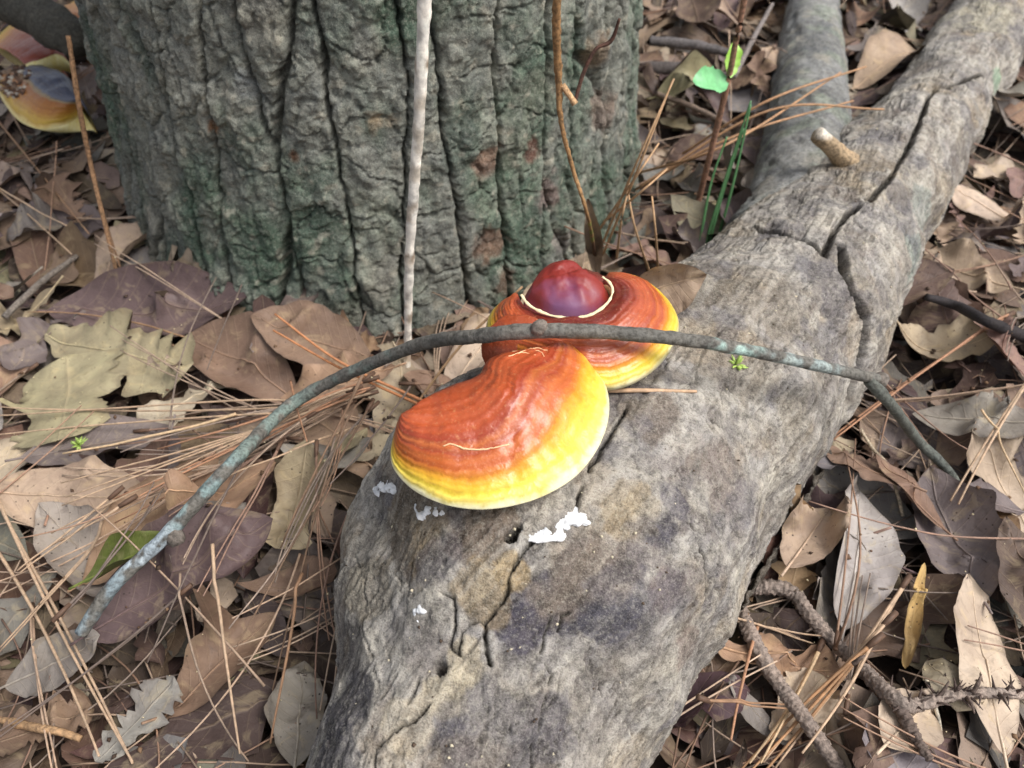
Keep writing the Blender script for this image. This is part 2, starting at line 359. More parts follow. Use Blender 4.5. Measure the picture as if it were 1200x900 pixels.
thin = (1 - sst(0, .06, e2 - e1)) * msk * (idf > .3)
f3, f4, idg = worley(np.arctan2(LN[:, 2], LN @ np.array([.8, -.6, 0])) * 0.09 / 0.009 + 20 + 0.5 * rough, (LP @ np.array([0.6, 0.8, 0])) / 0.016 + 20 + 0.5 * flake)
thin = np.maximum(thin, .7 * (1 - sst(0, .08, f4 - f3)) * sst(.15, .4, fbm(LP * 13 + 27, 3)) * (idg > .4))
disp = 0.0007 * rough + 0.0006 * flake + 0.0008 * sst(-.03, .03, st1) + .0006 * sst(.12, .16, st2) - .0013 * thin
fine = fbm(LP * 14 + 21, 3); 
crk = np.zeros(len(LP))
CRACKS = [([(1150, 88), (1128, 96), (1110, 104), (1096, 105), (1086, 118), (1078, 145), (1063, 175), (1047, 205), (1020, 235), (990, 255), (976, 275), (965, 300), (945, 286), (918, 276), (890, 272)], 2.8, 9),
          ([(1056, 117), (1070, 118), (1086, 120)], 1.4, 4), ([(886, 268), (900, 282), (925, 284)], 1.1, 3),
          ([(985, 290), (987, 320), (1002, 348), (1015, 375), (1012, 400), (1003, 428), (990, 470)], 4.6, 14),
          ([(640, 622), (610, 650), (596, 680), (591, 702), (570, 731), (570, 755), (573, 780)], 1.6, 6), ([(570, 731), (553, 733), (545, 745), (538, 765)], 1.2, 4),
          ([(520, 700), (533, 706), (535, 739), (527, 760), (540, 770)], 1.3, 4), ([(497, 781), (490, 800), (479, 827)], 1.0, 3.5),
          ([(504, 827), (490, 845), (472, 856), (443, 877), (443, 905)], 1.3, 4.5), ([(669, 720), (658, 722), (653, 742)], 1.2, 3.5),
          ([(645, 725), (639, 739), (633, 768), (643, 793), (633, 847), (622, 875), (622, 900)], 0.8, 3), ([(785, 735), (770, 760), (756, 793), (743, 814)], 1.0, 3),
          ([(810, 614), (818, 647), (825, 690), (822, 705)], 1.0, 3), ([(736, 478), (716, 510), (692, 548), (682, 575), (672, 602), (655, 618)], 1.6, 6),
          ([(832, 492), (845, 502), (858, 512)], 0.9, 2.5), ([(735, 845), (740, 870), (742, 900)], 1.0, 3), ([(880, 300), (868, 320), (850, 335)], 0.7, 2),
          ([(930, 520), (905, 545), (895, 570)], 0.8, 2.5), ([(700, 800), (705, 830), (698, 870)], 0.6, 2), ([(450, 660), (470, 680), (480, 700)], 0.7, 2), ([(410, 640), (430, 680), (428, 740), (445, 800)], 0.8, 2.5)]
for pts, w, dep in CRACKS:
    Q = poly3(pts)
    if len(Q) < 2: continue
    d = seg_dist(LW, Q); w = w * (1.2 if w > 1.8 else .85) / 1000; dep = dep * (1 if w > .0018 else .8)
    prof = 1 - sst(0.4 * w, 0.9 * w, d); crk = np.maximum(crk, prof)
    disp -= prof * dep / 1000; disp += 0.0005 * np.exp(-((d - 2.4 * w) / (1.5 * w)) ** 2)
for px, py, rp, dep in [(517, 783, 8.5, 26), (597, 628, 9, 8), (605, 622, 6, 6), (940, 395, 9, 2)]:
    h = hit(bvh_log, px, py); r = rp * np.linalg.norm(h - [0, 0, CAM_H]) / FPX
    d = np.linalg.norm(LW - h, axis=1); prof = 1 - sst(0.75 * r, 1.0 * r, d); disp -= prof * dep / 1000; crk = np.maximum(crk, prof * (dep > 3))
c = mix(S(176, 171, 165), S(150, 146, 143), sst(-0.3, 0.4, fbm(LP * 17 + 3, 4)))
c = mix(c, S(172, 158, 134), sst(0.05, 0.5, fbm(LP * 22 + 44, 5)) * 0.6)
c = mix(c, S(104, 100, 104), sst(0.12, 0.42, fbm(LP * 15 + 77, 5)) * 0.6)
c = mix(c, S(182, 178, 170), sst(0.2, 0.55, fbm(LP * 30 + 66, 5)) * 0.55)
c = mix(c, S(128, 108, 96), sst(0.2, 0.5, fbm(LP * 35 + 99, 4)) * 0.45)
wn_ = 0.42 * fbm(LP * 42 + 5, 5, .6)
BL = [(480, 610, 60, S(112, 98, 82), .7), (560, 625, 40, S(104, 86, 70), .6), (430, 690, 45, S(128, 118, 100), .5), (640, 705, 42, S(82, 79, 90), .85), (680, 672, 44, S(84, 81, 90), .85), (610, 735, 26, S(88, 84, 96), .8),
      (720, 722, 34, S(84, 82, 92), .8), (735, 660, 30, S(92, 88, 98), .7), (765, 620, 24, S(90, 86, 96), .75), (790, 585, 22, S(92, 88, 100), .7), (605, 672, 24, S(182, 160, 124), .8), (560, 700, 34, S(170, 150, 118), .6),
      (740, 600, 40, S(168, 152, 126), .6), (545, 775, 26, S(205, 192, 166), .75), (515, 815, 28, S(196, 184, 160), .7), (480, 850, 30, S(196, 184, 162), .6), (405, 830, 42, S(78, 76, 82), .85), (415, 760, 34, S(88, 84, 84), .7), (390, 890, 40, S(84, 82, 88), .8),
      (530, 875, 28, S(92, 88, 92), .7), (580, 840, 34, S(166, 160, 152), .5), (700, 860, 40, S(150, 144, 138), .5), (780, 690, 30, S(120, 104, 104), .6), (800, 760, 26, S(122, 106, 100), .6), (760, 480, 44, S(118, 104, 94), .6),
      (860, 420, 60, S(132, 122, 110), .5), (900, 350, 60, S(148, 138, 124), .5), (1100, 275, 16, S(136, 160, 134), .8), (1165, 95, 12, S(150, 176, 150), .8), (1140, 20, 34, S(182, 176, 158), .8), (1080, 250, 30, S(142, 150, 144), .6), (1070, 300, 26, S(140, 152, 146), .6),
      (820, 330, 40, S(122, 112, 98), .5), (930, 500, 34, S(140, 132, 120), .5), (850, 560, 40, S(142, 130, 124), .5), (455, 560, 26, S(120, 106, 92), .7), (400, 625, 22, S(150, 144, 128), .6), (1012, 190, 30, S(152, 138, 118), .5)]
for px, py, rp, cc, k in BL:
    h = hit(bvh_log, px, py)
    if h is None: continue
    r = rp * np.linalg.norm(h - [0, 0, CAM_H]) / FPX
    c = mix(c, cc, (1 - sst(0.8, 1.15, np.linalg.norm(LP - h, axis=1) / r + wn_)) * min(1, k * 1.1))
c = mix(c, S(176, 164, 144), sst(-.02, .03, st1) * .22); c = mix(c, S(196, 190, 178), sst(.14, .2, st2) * .3); c = mix(c, S(104, 96, 92), sst(.25, .3, fbm(LP * 38 + 5, 4)) * .5)
thp = np.tile(th_l, NLS) * LR; sp__ = np.repeat(np.linspace(0, 1, NLS) ** 1.35 * 1.6, len(th_l))
pl1 = fbm(np.column_stack([thp * 26, sp__ * 9, 0 * thp + 3]), 5, .58); pl2 = fbm(np.column_stack([thp * 44, sp__ * 17, 0 * thp + 8]), 5, .58)
k1, k2 = sst(.0, .035, pl1), sst(.16, .2, pl2); disp += .0009 * k1 + .0008 * k2
c = mix(c, S(186, 181, 175), .38 * k1); c = mix(c, S(120, 112, 106), .3 * (1 - k1)); c = mix(c, S(204, 198, 186), .4 * k2); c = mix(c, S(66, 59, 54), .5 * np.exp(-((pl1 + .012) / .014) ** 2)); c = mix(c, S(70, 62, 56), .5 * np.exp(-((pl2 - .148) / .012) ** 2))
for px, py, rp, cc, k in BL:
    h = hit(bvh_log, px, py)
    if h is not None:
        r = rp * np.linalg.norm(h - [0, 0, CAM_H]) / FPX; c = mix(c, cc, (1 - sst(0.85, 1.08, np.linalg.norm(LP - h, axis=1) / r + wn_)) * min(.9, k * 1.05))
grain = fbm(np.column_stack([thp * 130, sp__ * 9, 0 * thp]), 4, .6); grain2 = fbm(np.column_stack([thp * 320, sp__ * 22, 0 * thp + 5]), 3, .6)
c = mix(c, S(206, 200, 190), sst(.1, .55, grain) * .3); c = mix(c, S(112, 104, 98), sst(.12, .55, -grain) * .25); c = mix(c, S(196, 170, 128), sst(.2, .5, fbm(LP * 19 + 37, 5)) * .18); c = mix(c, S(96, 94, 104), sst(.28, .42, fbm(LP * 20 + 133, 5)) * .45)
hair = sst(.3, .42, grain2) * sst(-.05, .2, fbm(LP * 16 + 63, 2)); disp -= .0009 * hair + .0005 * sst(.1, .5, -grain); c = mix(c, S(74, 66, 60), .45 * hair)
c = mix(c, S(36, 31, 28), np.maximum(0.96 * crk, .6 * thin))
LV = LP + LN * disp[:, None]
# broken near end closes inwards
nth = len(th_l); LV = LV.reshape(NLS, nth, 3); LV[0] = LC.reshape(NLS, nth, 3)[0] + (LV[0] - LC.reshape(NLS, nth, 3)[0]) * 0.05; LV[-1] = LC.reshape(NLS, nth, 3)[-1]
LV = LV.reshape(-1, 3)
log = empty('fallen_log', (0.02, 0.25, 0)); tag(log, 'grey cracked fallen log with a forked end carrying the orange bracket fungi', 'log')
LO = np.array([0.02, 0.25, 0])
obj('wood', mesh_np('wood', LV - LO, gfaces(NLS, nth, True), col=c, mat=M_LOG), log)
bvh_logf = None
# forked branch
bp = [at(905, 300, 0.055), at(935, 235, 0.05), at(946, 160, 0.046), at(948, 100, 0.043), at(950, 40, 0.04), at(956, 0, 0.036), at(985, -90, 0.033)]
br = np.array([0.048, 0.046, 0.044, 0.042, 0.037, 0.032, 0.027])
B4 = spline(np.column_stack([bp, br]), 240); V, F = tube(B4[:, :3], B4[:, 3], 90)
nn = fbm(V * 60 + 3, 4, 0.6); Cc = np.repeat(np.vstack([B4[:1], B4, B4[-1:]])[:, :3], 90, axis=0)
V = Cc + (V - Cc) * (1 + 0.05 * fbm(V * 12, 2) + 0.035 * nn - .05 * sst(.3, .36, fbm(V * [40, 14, 40], 3)))[:, None]
cb = mix(S(146, 147, 146), S(114, 116, 117), sst(-0.3, 0.4, fbm(V * 18, 4))); cb = mix(cb, S(146, 158, 140), sst(0.1, 0.5, fbm(V * 25 + 9, 4)) * .5); cb = mix(cb, S(170, 164, 150), sst(0.2, 0.6, fbm(V * 40 + 29, 3)) * .5)
obj('branch', mesh_np('branch', V - LO, F, col=cb, mat=M_LOG), log)
# broken stub on the fork
h0 = hit(bvh_log, 990, 190)
if h0 is None: h0 = at(990, 190, 0.1)
sp_ = spline(np.array([h0 + [0.012, 0, -0.01], h0 + [-0.008, 0.0, 0.008], h0 + [-0.031, 0.003, 0.026]]), 14)
V, F = tube(sp_, np.interp(np.linspace(0, 1, 14), [0, .45, 1], [0.0125, 0.0078, 0.0066]), 18, 0.22, 150)
cc = mix(np.broadcast_to(S(170, 148, 118), (len(V), 3)), S(225, 215, 200), sst(h0[2] + 0.0235, h0[2] + 0.027, V[:, 2]))
obj('stub', mesh_np('stub', V - LO, F, col=cc, mat=M_TWIG), log)
# loose bark strip hanging off the flank away from the trunk
A = log_axis(1600); sel = A[(A[:, 1] > 0.29) & (A[:, 1] < 0.40)]
T = np.gradient(sel[:, :2], axis=0); T /= np.linalg.norm(T, axis=1)[:, None]; sd = np.column_stack([T[:, 1], -T[:, 0], 0 * T[:, 0]])
n = len(sel); ang = np.linspace(0.02, -0.62, 10); fr = np.linspace(0, 1, n)
off = 0.003 + 0.008 * np.sin(math.pi * fr) ** 0.8
Vb = []
for layer in (0, 1):
    for k, a in enumerate(ang):
        rr = sel[:, 2] + off * (0.3 + 0.7 * k / 9) + 0.0016 * layer + 0.0035 * fbm(np.column_stack([fr * 18, np.full(n, k * .7), np.full(n, layer * 1.)]), 3)
        aa = -.12 + a * (1.0 + 0.6 * fbm(np.column_stack([fr * 14, np.full(n, .5), np.full(n, .2)]), 4))
        Vb.append(np.column_stack([sel[:, 0], sel[:, 1], 0.7 * sel[:, 2]]) + rr[:, None] * (np.cos(aa)[:, None] * sd + np.sin(aa)[:, None] * np.array([0, 0, 1.0])))
Vb = np.array(Vb).reshape(2, 10, n, 3); loop = np.concatenate([Vb[0], Vb[1][::-1]], 0).transpose(1, 0, 2)   # (n,20,3)
obj('bark_strip', mesh_np('bark_strip', loop.reshape(-1, 3) - LO, gfaces(n, 20, True), col=np.broadcast_to(S(96, 88, 80), (n * 20, 3)), mat=M_LOG), log)

# ------------------------------------------------------------------ height map for laying litter
RES = 0.0025; X0, X1, Y0, Y1 = -1.15, 1.3, -0.2, 1.95
nxg, nyg = int((X1 - X0) / RES) + 1, int((Y1 - Y0) / RES) + 1
hx, hy = np.meshgrid(X0 + RES * np.arange(nxg), Y0 + RES * np.arange(nyg), indexing='ij')
HM = ground_z(hx, hy)
dt = np.hypot(hx - TC[0], hy - TC[1]); ta = np.arctan2(hx - TC[0], -(hy - TC[1])); OB = np.maximum(0, trunk_R(ta, 0.02) - 0.008 - dt)
A = log_axis(260)
dl = np.full(hx.shape, -9.0)
for k in range(0, 260, 1):
    i0, i1 = int((A[k, 0] - .13 - X0) / RES), int((A[k, 0] + .13 - X0) / RES); j0, j1 = int((A[k, 1] - .13 - Y0) / RES), int((A[k, 1] + .13 - Y0) / RES)
    sl = (slice(max(i0, 0), max(i1, 0)), slice(max(j0, 0), max(j1, 0)))
    dl[sl] = np.maximum(dl[sl], 0.86 * A[k, 2] - np.hypot(hx[sl] - A[k, 0], hy[sl] - A[k, 1]))
for p, r in zip(B4[::6, :2], B4[::6, 3]):
    dl = np.maximum(dl, 0.86 * r - np.hypot(hx - p[0], hy - p[1]))
OB = np.maximum(OB, dl); BLOCK = OB > 0.004
HM += np.clip(OB * 1.6, 0, 0.07)
del hx, hy, dt, ta
def hm(x, y):
    i = np.clip(((x - X0) / RES + .5).astype(int), 0, nxg - 1); j = np.clip(((y - Y0) / RES + .5).astype(int), 0, nyg - 1); return HM[i, j]
def blocked(x, y):
    i = int((x - X0) / RES); j = int((y - Y0) / RES); return not (0 <= i < nxg and 0 <= j < nyg) or BLOCK[i, j]
def splat(x, y, z):
    i = np.clip(((x - X0) / RES + .5).astype(int), 0, nxg - 1); j = np.clip(((y - Y0) / RES + .5).astype(int), 0, nyg - 1)
    np.maximum.at(HM, (i, j), z)

# ------------------------------------------------------------------ leaves
def halfwidth(shape, u, rs):
    e = np.sin(np.pi * np.clip(u, 0, 1))
    if shape == 'oval': w = e ** 0.75
    elif shape == 'lance': w = e ** 0.9 * (1.15 - 0.3 * u)
    elif shape == 'obovate': w = np.clip(u, 0, 1) ** 0.85 * np.sqrt(np.clip(1 - u ** 5, 0, 1)) * 1.05
    elif shape == 'lobed': w = (e ** 0.7) * (0.68 + 0.32 * np.cos(2 * np.pi * (u * 2.4 - 0.12))) * (0.6 + 0.7 * u)
    elif shape == 'torn': w = np.sqrt(np.clip(u * 4, 0, 1)) * (0.8 + 0.2 * np.sin(u * 9 + rs)) * np.sqrt(np.clip((1 - u) * 9, 0, 1))
    elif shape == 'strip': w = e ** 0.5
    return w
def leaf_grid(L, W, shape, seed, nu=16, nv=7, cup=0.2, arch=0.1, roll=0.0, twist=0.0, bend=0.0, ragged=0.0, wr=1.0):
    u = np.linspace(0, 1, nu); v = np.linspace(-1, 1, nv); U, Vv = np.meshgrid(u, v, indexing='ij')
    w0 = W / 2 * halfwidth(shape, u, seed)
    e = fbm(np.column_stack([u * 5 + seed, np.full(nu, seed), np.zeros(nu)]), 3); e2 = fbm(np.column_stack([u * 5 - seed, np.full(nu, seed + 4), np.ones(nu)]), 3)
    rg = 0.1 + ragged; nt_ = fbm(np.column_stack([u * 17 + seed, np.full(nu, seed), np.zeros(nu)]), 3); e = e - ragged * 1.6 * sst(.05, .4, nt_); e2 = e2 - ragged * 1.6 * sst(.05, .4, -nt_)
    wl_, wr_ = w0 * (1 + rg * e * 1.4), w0 * (1 + rg * e2 * 1.4)
    wid = np.where(Vv < 0, wl_[:, None], wr_[:, None])
    x = (U - 0.5) * L; y = Vv * wid
    y = y + bend * L * (U - 0.5) ** 2 * 2
    vw = Vv * wid / (W / 2 + 1e-9)
    q = np.column_stack([U.ravel() * L * 26 + seed * 3, y.ravel() * 26, np.full(U.size, seed)])
    z = cup * W * 0.5 * vw ** 2 + arch * L * ((U - 0.5) ** 2 * 4 - 0.33) + twist * W * (U - 0.5) * vw + wr * 0.05 * W * fbm(q, 3).reshape(U.shape)
    z = z - 0.02 * W * np.exp(-(Vv / 0.18) ** 2)
    ec = fbm(np.column_stack([U.ravel() * 3.2 + seed * 5, np.sign(Vv.ravel()) * 3.0, np.full(U.size, seed * 2)]), 3).reshape(U.shape)
    z = z + wr * 0.42 * W * np.abs(ec) * np.abs(vw) ** 3 * (1 if seed % 2 < 1.2 else -0.6) + wr * 0.035 * W * np.sin(U * 38 - np.abs(Vv) * 5) * np.exp(-((np.abs(Vv) - .5) / .4) ** 2) * .35
    tipc = sst(.72, 1, U); z = z + wr * L * .09 * tipc * math.sin(seed * 7.7)
    if roll:     # margin rolled up
        rr = np.clip(vw - 0.3, 0, 1) if roll > 0 else np.clip(-vw - 0.3, 0, 1)
        z = z + abs(roll) * W * rr ** 1.5; y = y - np.sign(roll) * abs(roll) * 0.55 * W * rr ** 1.5
    return x, y, z, U, Vv
_dm = {}
def dmat(n, f):
    if (n, f) not in _dm:
        q = np.linspace(0, n - 1, (n - 1) * f + 1); k = np.clip(q.astype(int), 0, n - 2); t = q - k; m = np.zeros((len(q), n)); m[np.arange(len(q)), k] = 1 - t; m[np.arange(len(q)), k + 1] += t; _dm[(n, f)] = m
    return _dm[(n, f)]
def dens(a, f): return dmat(a.shape[0], f) @ a @ dmat(a.shape[1], f).T
def lay_leaf(cx, cy, ang, g, stiff=0.55, lift=0.0):
    x, y, z, U, Vv = g; ca, sa = math.cos(ang), math.sin(ang)
    X = cx + x * ca - y * sa; Y = cy + x * sa + y * ca
    h = hm(X.ravel(), Y.ravel()); Am = np.column_stack([np.ones(h.size), X.ravel() - cx, Y.ravel() - cy])
    co = np.linalg.lstsq(Am, h, rcond=None)[0]; sl = math.hypot(co[1], co[2])
    if sl > 0.55: co[1:] *= 0.55 / sl
    pl = Am @ co + z.ravel(); res = h - pl
    Z = (pl + np.quantile(res, stiff)).reshape(X.shape); hh = h.reshape(X.shape)
    for it in range(3):
        Z = np.maximum(Z, hh + 0.0007)
        Zs = Z.copy(); Zs[1:-1] = (Z[:-2] + 2 * Z[1:-1] + Z[2:]) / 4; Zt = Zs.copy(); Zt[:, 1:-1] = (Zs[:, :-2] + 2 * Zs[:, 1:-1] + Zs[:, 2:]) / 4; Z = Zt
    Z = np.maximum(Z, hh + 0.0004) + lift
    f = max(2, int(np.ceil(max(np.ptp(x) / (x.shape[0] - 1), np.ptp(y) / (x.shape[1] - 1)) / RES)) + 1); f = min(f, 5)
    splat(dens(X, f).ravel(), dens(Y, f).ravel(), dens(Z, f).ravel() + 0.0003)
    return np.stack([X, Y, Z], -1)
PAL = {'tan': (176, 155, 132), 'pale tan': (202, 184, 160), 'grey': (156, 147, 136), 'pale grey': (172, 167, 159), 'purple-grey': (124, 113, 109), 'brown': (138, 113, 94), 'dark brown': (102, 84, 74),
       'orange-brown': (172, 140, 112), 'reddish-brown': (142, 114, 102), 'purple-brown': (108, 90, 87), 'olive': (174, 163, 130), 'green': (118, 128, 66), 'yellow': (196, 166, 108), 'white-grey': (198, 198, 194)}
PALW = ['tan'] * 5 + ['pale tan'] * 3 + ['grey'] * 4 + ['pale grey'] * 2 + ['purple-grey'] * 3 + ['brown'] * 5 + ['dark brown'] * 3 + ['orange-brown'] * 2 + ['reddish-brown'] * 2 + ['purple-brown'] * 3 + ['olive']
def leaf_mesh(name, P, g, color, seed, jit=0.08, org=None):
    U, Vv = g[3], g[4]; nu, nv = U.shape
    cc = S(*PAL[color]) * (1 + jit * rng.normal(size=3) * 0.5 + jit * rng.normal())
    lf = np.column_stack([U.ravel(), Vv.ravel(), np.full(U.size, seed)])
    V = P.reshape(-1, 3) - (0 if org is None else org)
    return V, gfaces(nu, nv), np.clip(cc, 0.01, 0.9), lf
def rand_shape():
    s = random.choice(['oval', 'oval', 'obovate', 'lance', 'lobed', 'torn', 'torn', 'torn', 'oval'])
    L = random.uniform(0.045, 0.12); W = L * {'oval': .45, 'obovate': .45, 'lance': .28, 'lobed': .55, 'torn': .6}[s] * random.uniform(.8, 1.25)
    if s == 'torn': L *= 0.6; W *= 0.7
    return s, L, W
def rand_leaf(nu, nv, wild=1.0):
    s, L, W = rand_shape(); seed = random.uniform(0, 60)
    return leaf_grid(L, W, s, seed, nu, nv, cup=(abs(random.gauss(0, .7)) if random.random() < .75 else random.gauss(0, .4)) * wild, arch=random.gauss(0, .13) * wild, roll=random.choice([0, 0, random.uniform(-.6, .6)]), twist=random.gauss(0, .45) * wild,
                     bend=random.gauss(0, .12), ragged=random.choice([0, .1, .3, .5])), s, L, seed
def vis_pt():
    """a random spot of the forest floor in or near view"""
    y = 0.08 + 1.25 * random.random() ** 0.9; d = y * math.cos(PITCH) + CAM_H * math.sin(PITCH); return random.uniform(-0.68, 0.68) * d, y

def needle_line(P2, L, ang, n=14):
    s = np.linspace(-L / 2, L / 2, n); return s
def rest_line(h, s):
    """height line on which a stiff rod settles over the profile h(s): the upper hull edge above its middle"""
    mid = 0.5 * (s[0] + s[-1]); k = np.argmax(h - 1e-4 * np.abs(s - mid)); best = None
    left = s < mid
    i_l, i_r = np.where(left)[0], np.where(~left)[0]
    A, B = np.meshgrid(i_l, i_r, indexing='ij'); m = (h[B] - h[A]) / (s[B] - s[A]); b = h[A] - m * s[A]
    val = m * mid + b; j = np.argmax(val); mm, bb = m.flat[j], b.flat[j]
    mm = np.clip(mm, -0.5, 0.5); bb = np.max(h - mm * s) if False else bb
    return mm * s + bb
def needle_path(cx, cy, ang, L, curve, r, n=16, drop=0.06):
    s = np.linspace(-L / 2, L / 2, n); lat = curve * L * ((s / L * 2) ** 2 - 0.33); ca, sa = math.cos(ang), math.sin(ang)
    x = cx + s * ca - lat * sa; y = cy + s * sa + lat * ca; h = hm(x, y)
    hs_ = h.copy()
    z = np.maximum(rest_line(h, s) * (1 - drop) + drop * h, h); z[1:-1] = (z[:-2] + 2 * z[1:-1] + z[2:]) / 4; z[1:-1] = (z[:-2] + 2 * z[1:-1] + z[2:]) / 4; z = np.maximum(z, h - .0015) + r + 0.0003
    return np.column_stack([x, y, z])
def needle_splat(P, r):
    Q = np.column_stack([np.interp(np.linspace(0, 1, 120), np.linspace(0, 1, len(P)), P[:, k]) for k in range(3)]); splat(Q[:, 0], Q[:, 1], Q[:, 2] + r * 0.8)
NCOL = [(178, 146, 116), (160, 134, 110), (168, 128, 98), (192, 162, 132), (146, 126, 110), (150, 114, 92), (124, 106, 94)]
def ncol():
    c_ = S(*random.choice(NCOL)) * random.uniform(.8, 1.15); return c_ * .75 + .25 * c_.mean()

# deep, uncountable litter below the leaves that can be told apart
J = Join(); JN = Join()
PROTO = [rand_leaf(11, 6, 1.0) for _ in range(160)]
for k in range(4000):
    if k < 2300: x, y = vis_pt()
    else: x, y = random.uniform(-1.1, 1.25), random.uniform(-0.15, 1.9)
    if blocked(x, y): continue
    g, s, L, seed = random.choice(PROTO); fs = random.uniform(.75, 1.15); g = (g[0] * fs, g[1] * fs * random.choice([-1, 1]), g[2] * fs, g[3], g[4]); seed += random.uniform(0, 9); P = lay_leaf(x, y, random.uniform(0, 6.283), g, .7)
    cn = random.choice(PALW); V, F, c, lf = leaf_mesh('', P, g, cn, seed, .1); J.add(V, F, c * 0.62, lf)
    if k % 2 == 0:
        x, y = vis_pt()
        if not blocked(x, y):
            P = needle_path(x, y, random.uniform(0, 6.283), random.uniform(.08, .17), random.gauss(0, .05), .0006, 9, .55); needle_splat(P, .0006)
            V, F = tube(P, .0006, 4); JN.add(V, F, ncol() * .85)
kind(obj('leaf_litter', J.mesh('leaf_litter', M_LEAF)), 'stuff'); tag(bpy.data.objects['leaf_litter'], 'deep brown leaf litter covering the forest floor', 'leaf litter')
kind(obj('needle_litter', JN.mesh('needle_litter', M_NEEDLE)), 'stuff'); tag(bpy.data.objects['needle_litter'], 'scattered brown pine needles mixed into the leaf litter', 'needle litter')

def where(x, y):
    """which patch of the floor, said by the things around it"""
    k = np.argmin(np.hypot(A[:, 0] - x, A[:, 1] - y)); kk = min(k, len(A) - 2); t = A[kk + 1, :2] - A[kk, :2]
    right = (x - A[k, 0]) * t[1] - (y - A[k, 1]) * t[0] > 0
    if right: return 'by the log flank facing away from the trunk' if np.hypot(A[k, 0] - x, A[k, 1] - y) < 0.25 else 'out past the log, away from the trunk'
    if y > 0.62 and x > -0.1: return 'behind the trunk near the forked branch'
    if y > 0.5: return 'by the trunk side facing away from the log'
    return 'between curved twig and trunk foot' if y > 0.33 else 'by the thick end of the log'
def make_leaf(name, g, P, color, seed, label, group=None, rib=True, jit=.06):
    org = P.reshape(-1, 3).mean(0); V, F, c, lf = leaf_mesh(name, P, g, color, seed, jit, org)
    o = obj(name, mesh_np(name, V, F, col=np.broadcast_to(c, V.shape), lf=lf, mat=M_LEAF), loc=org); tag(o, label, 'leaf', group)
    if rib:
        m = P[:, P.shape[1] // 2].copy() - org; n0 = len(m); ext = m[0] + (m[0] - m[2]) / np.linalg.norm(m[0] - m[2]) * 0.009 * np.array([[1], [.5]]); 
        m = np.vstack([ext, m[:int(n0 * .92)]]); m[:, 2] += 0.0003
        V, F = tube(m, np.linspace(.0009, .0003, len(m)), 5); obj('midrib', mesh_np('midrib', V, F, col=np.broadcast_to(np.clip(c * 1.15, 0, .9), V.shape), mat=M_NEEDLE), o)
    return o
SHN = {'oval': 'oval', 'obovate': 'wedge-shaped', 'lance': 'narrow', 'lobed': 'lobed', 'torn': 'torn'}
n_leaf = 0
cand = sorted([vis_pt() for _ in range(330)], key=lambda p: -p[1])
for x, y in cand:
    if blocked(x, y) or n_leaf >= 190: continue
    g, s, L, seed = rand_leaf(24, 11, 1.15); P = lay_leaf(x, y, random.uniform(0, 6.283), g, .85)
    cn = random.choice(PALW); w = where(x, y); size = 'small' if L < .075 else ('large' if L > .11 else 'medium-sized')
    make_leaf('fallen_leaf', g, P, cn, seed, f'{size} {cn} {SHN[s]} dead leaf lying {w}', f'dead leaves lying {w}', rib=L > .07); n_leaf += 1

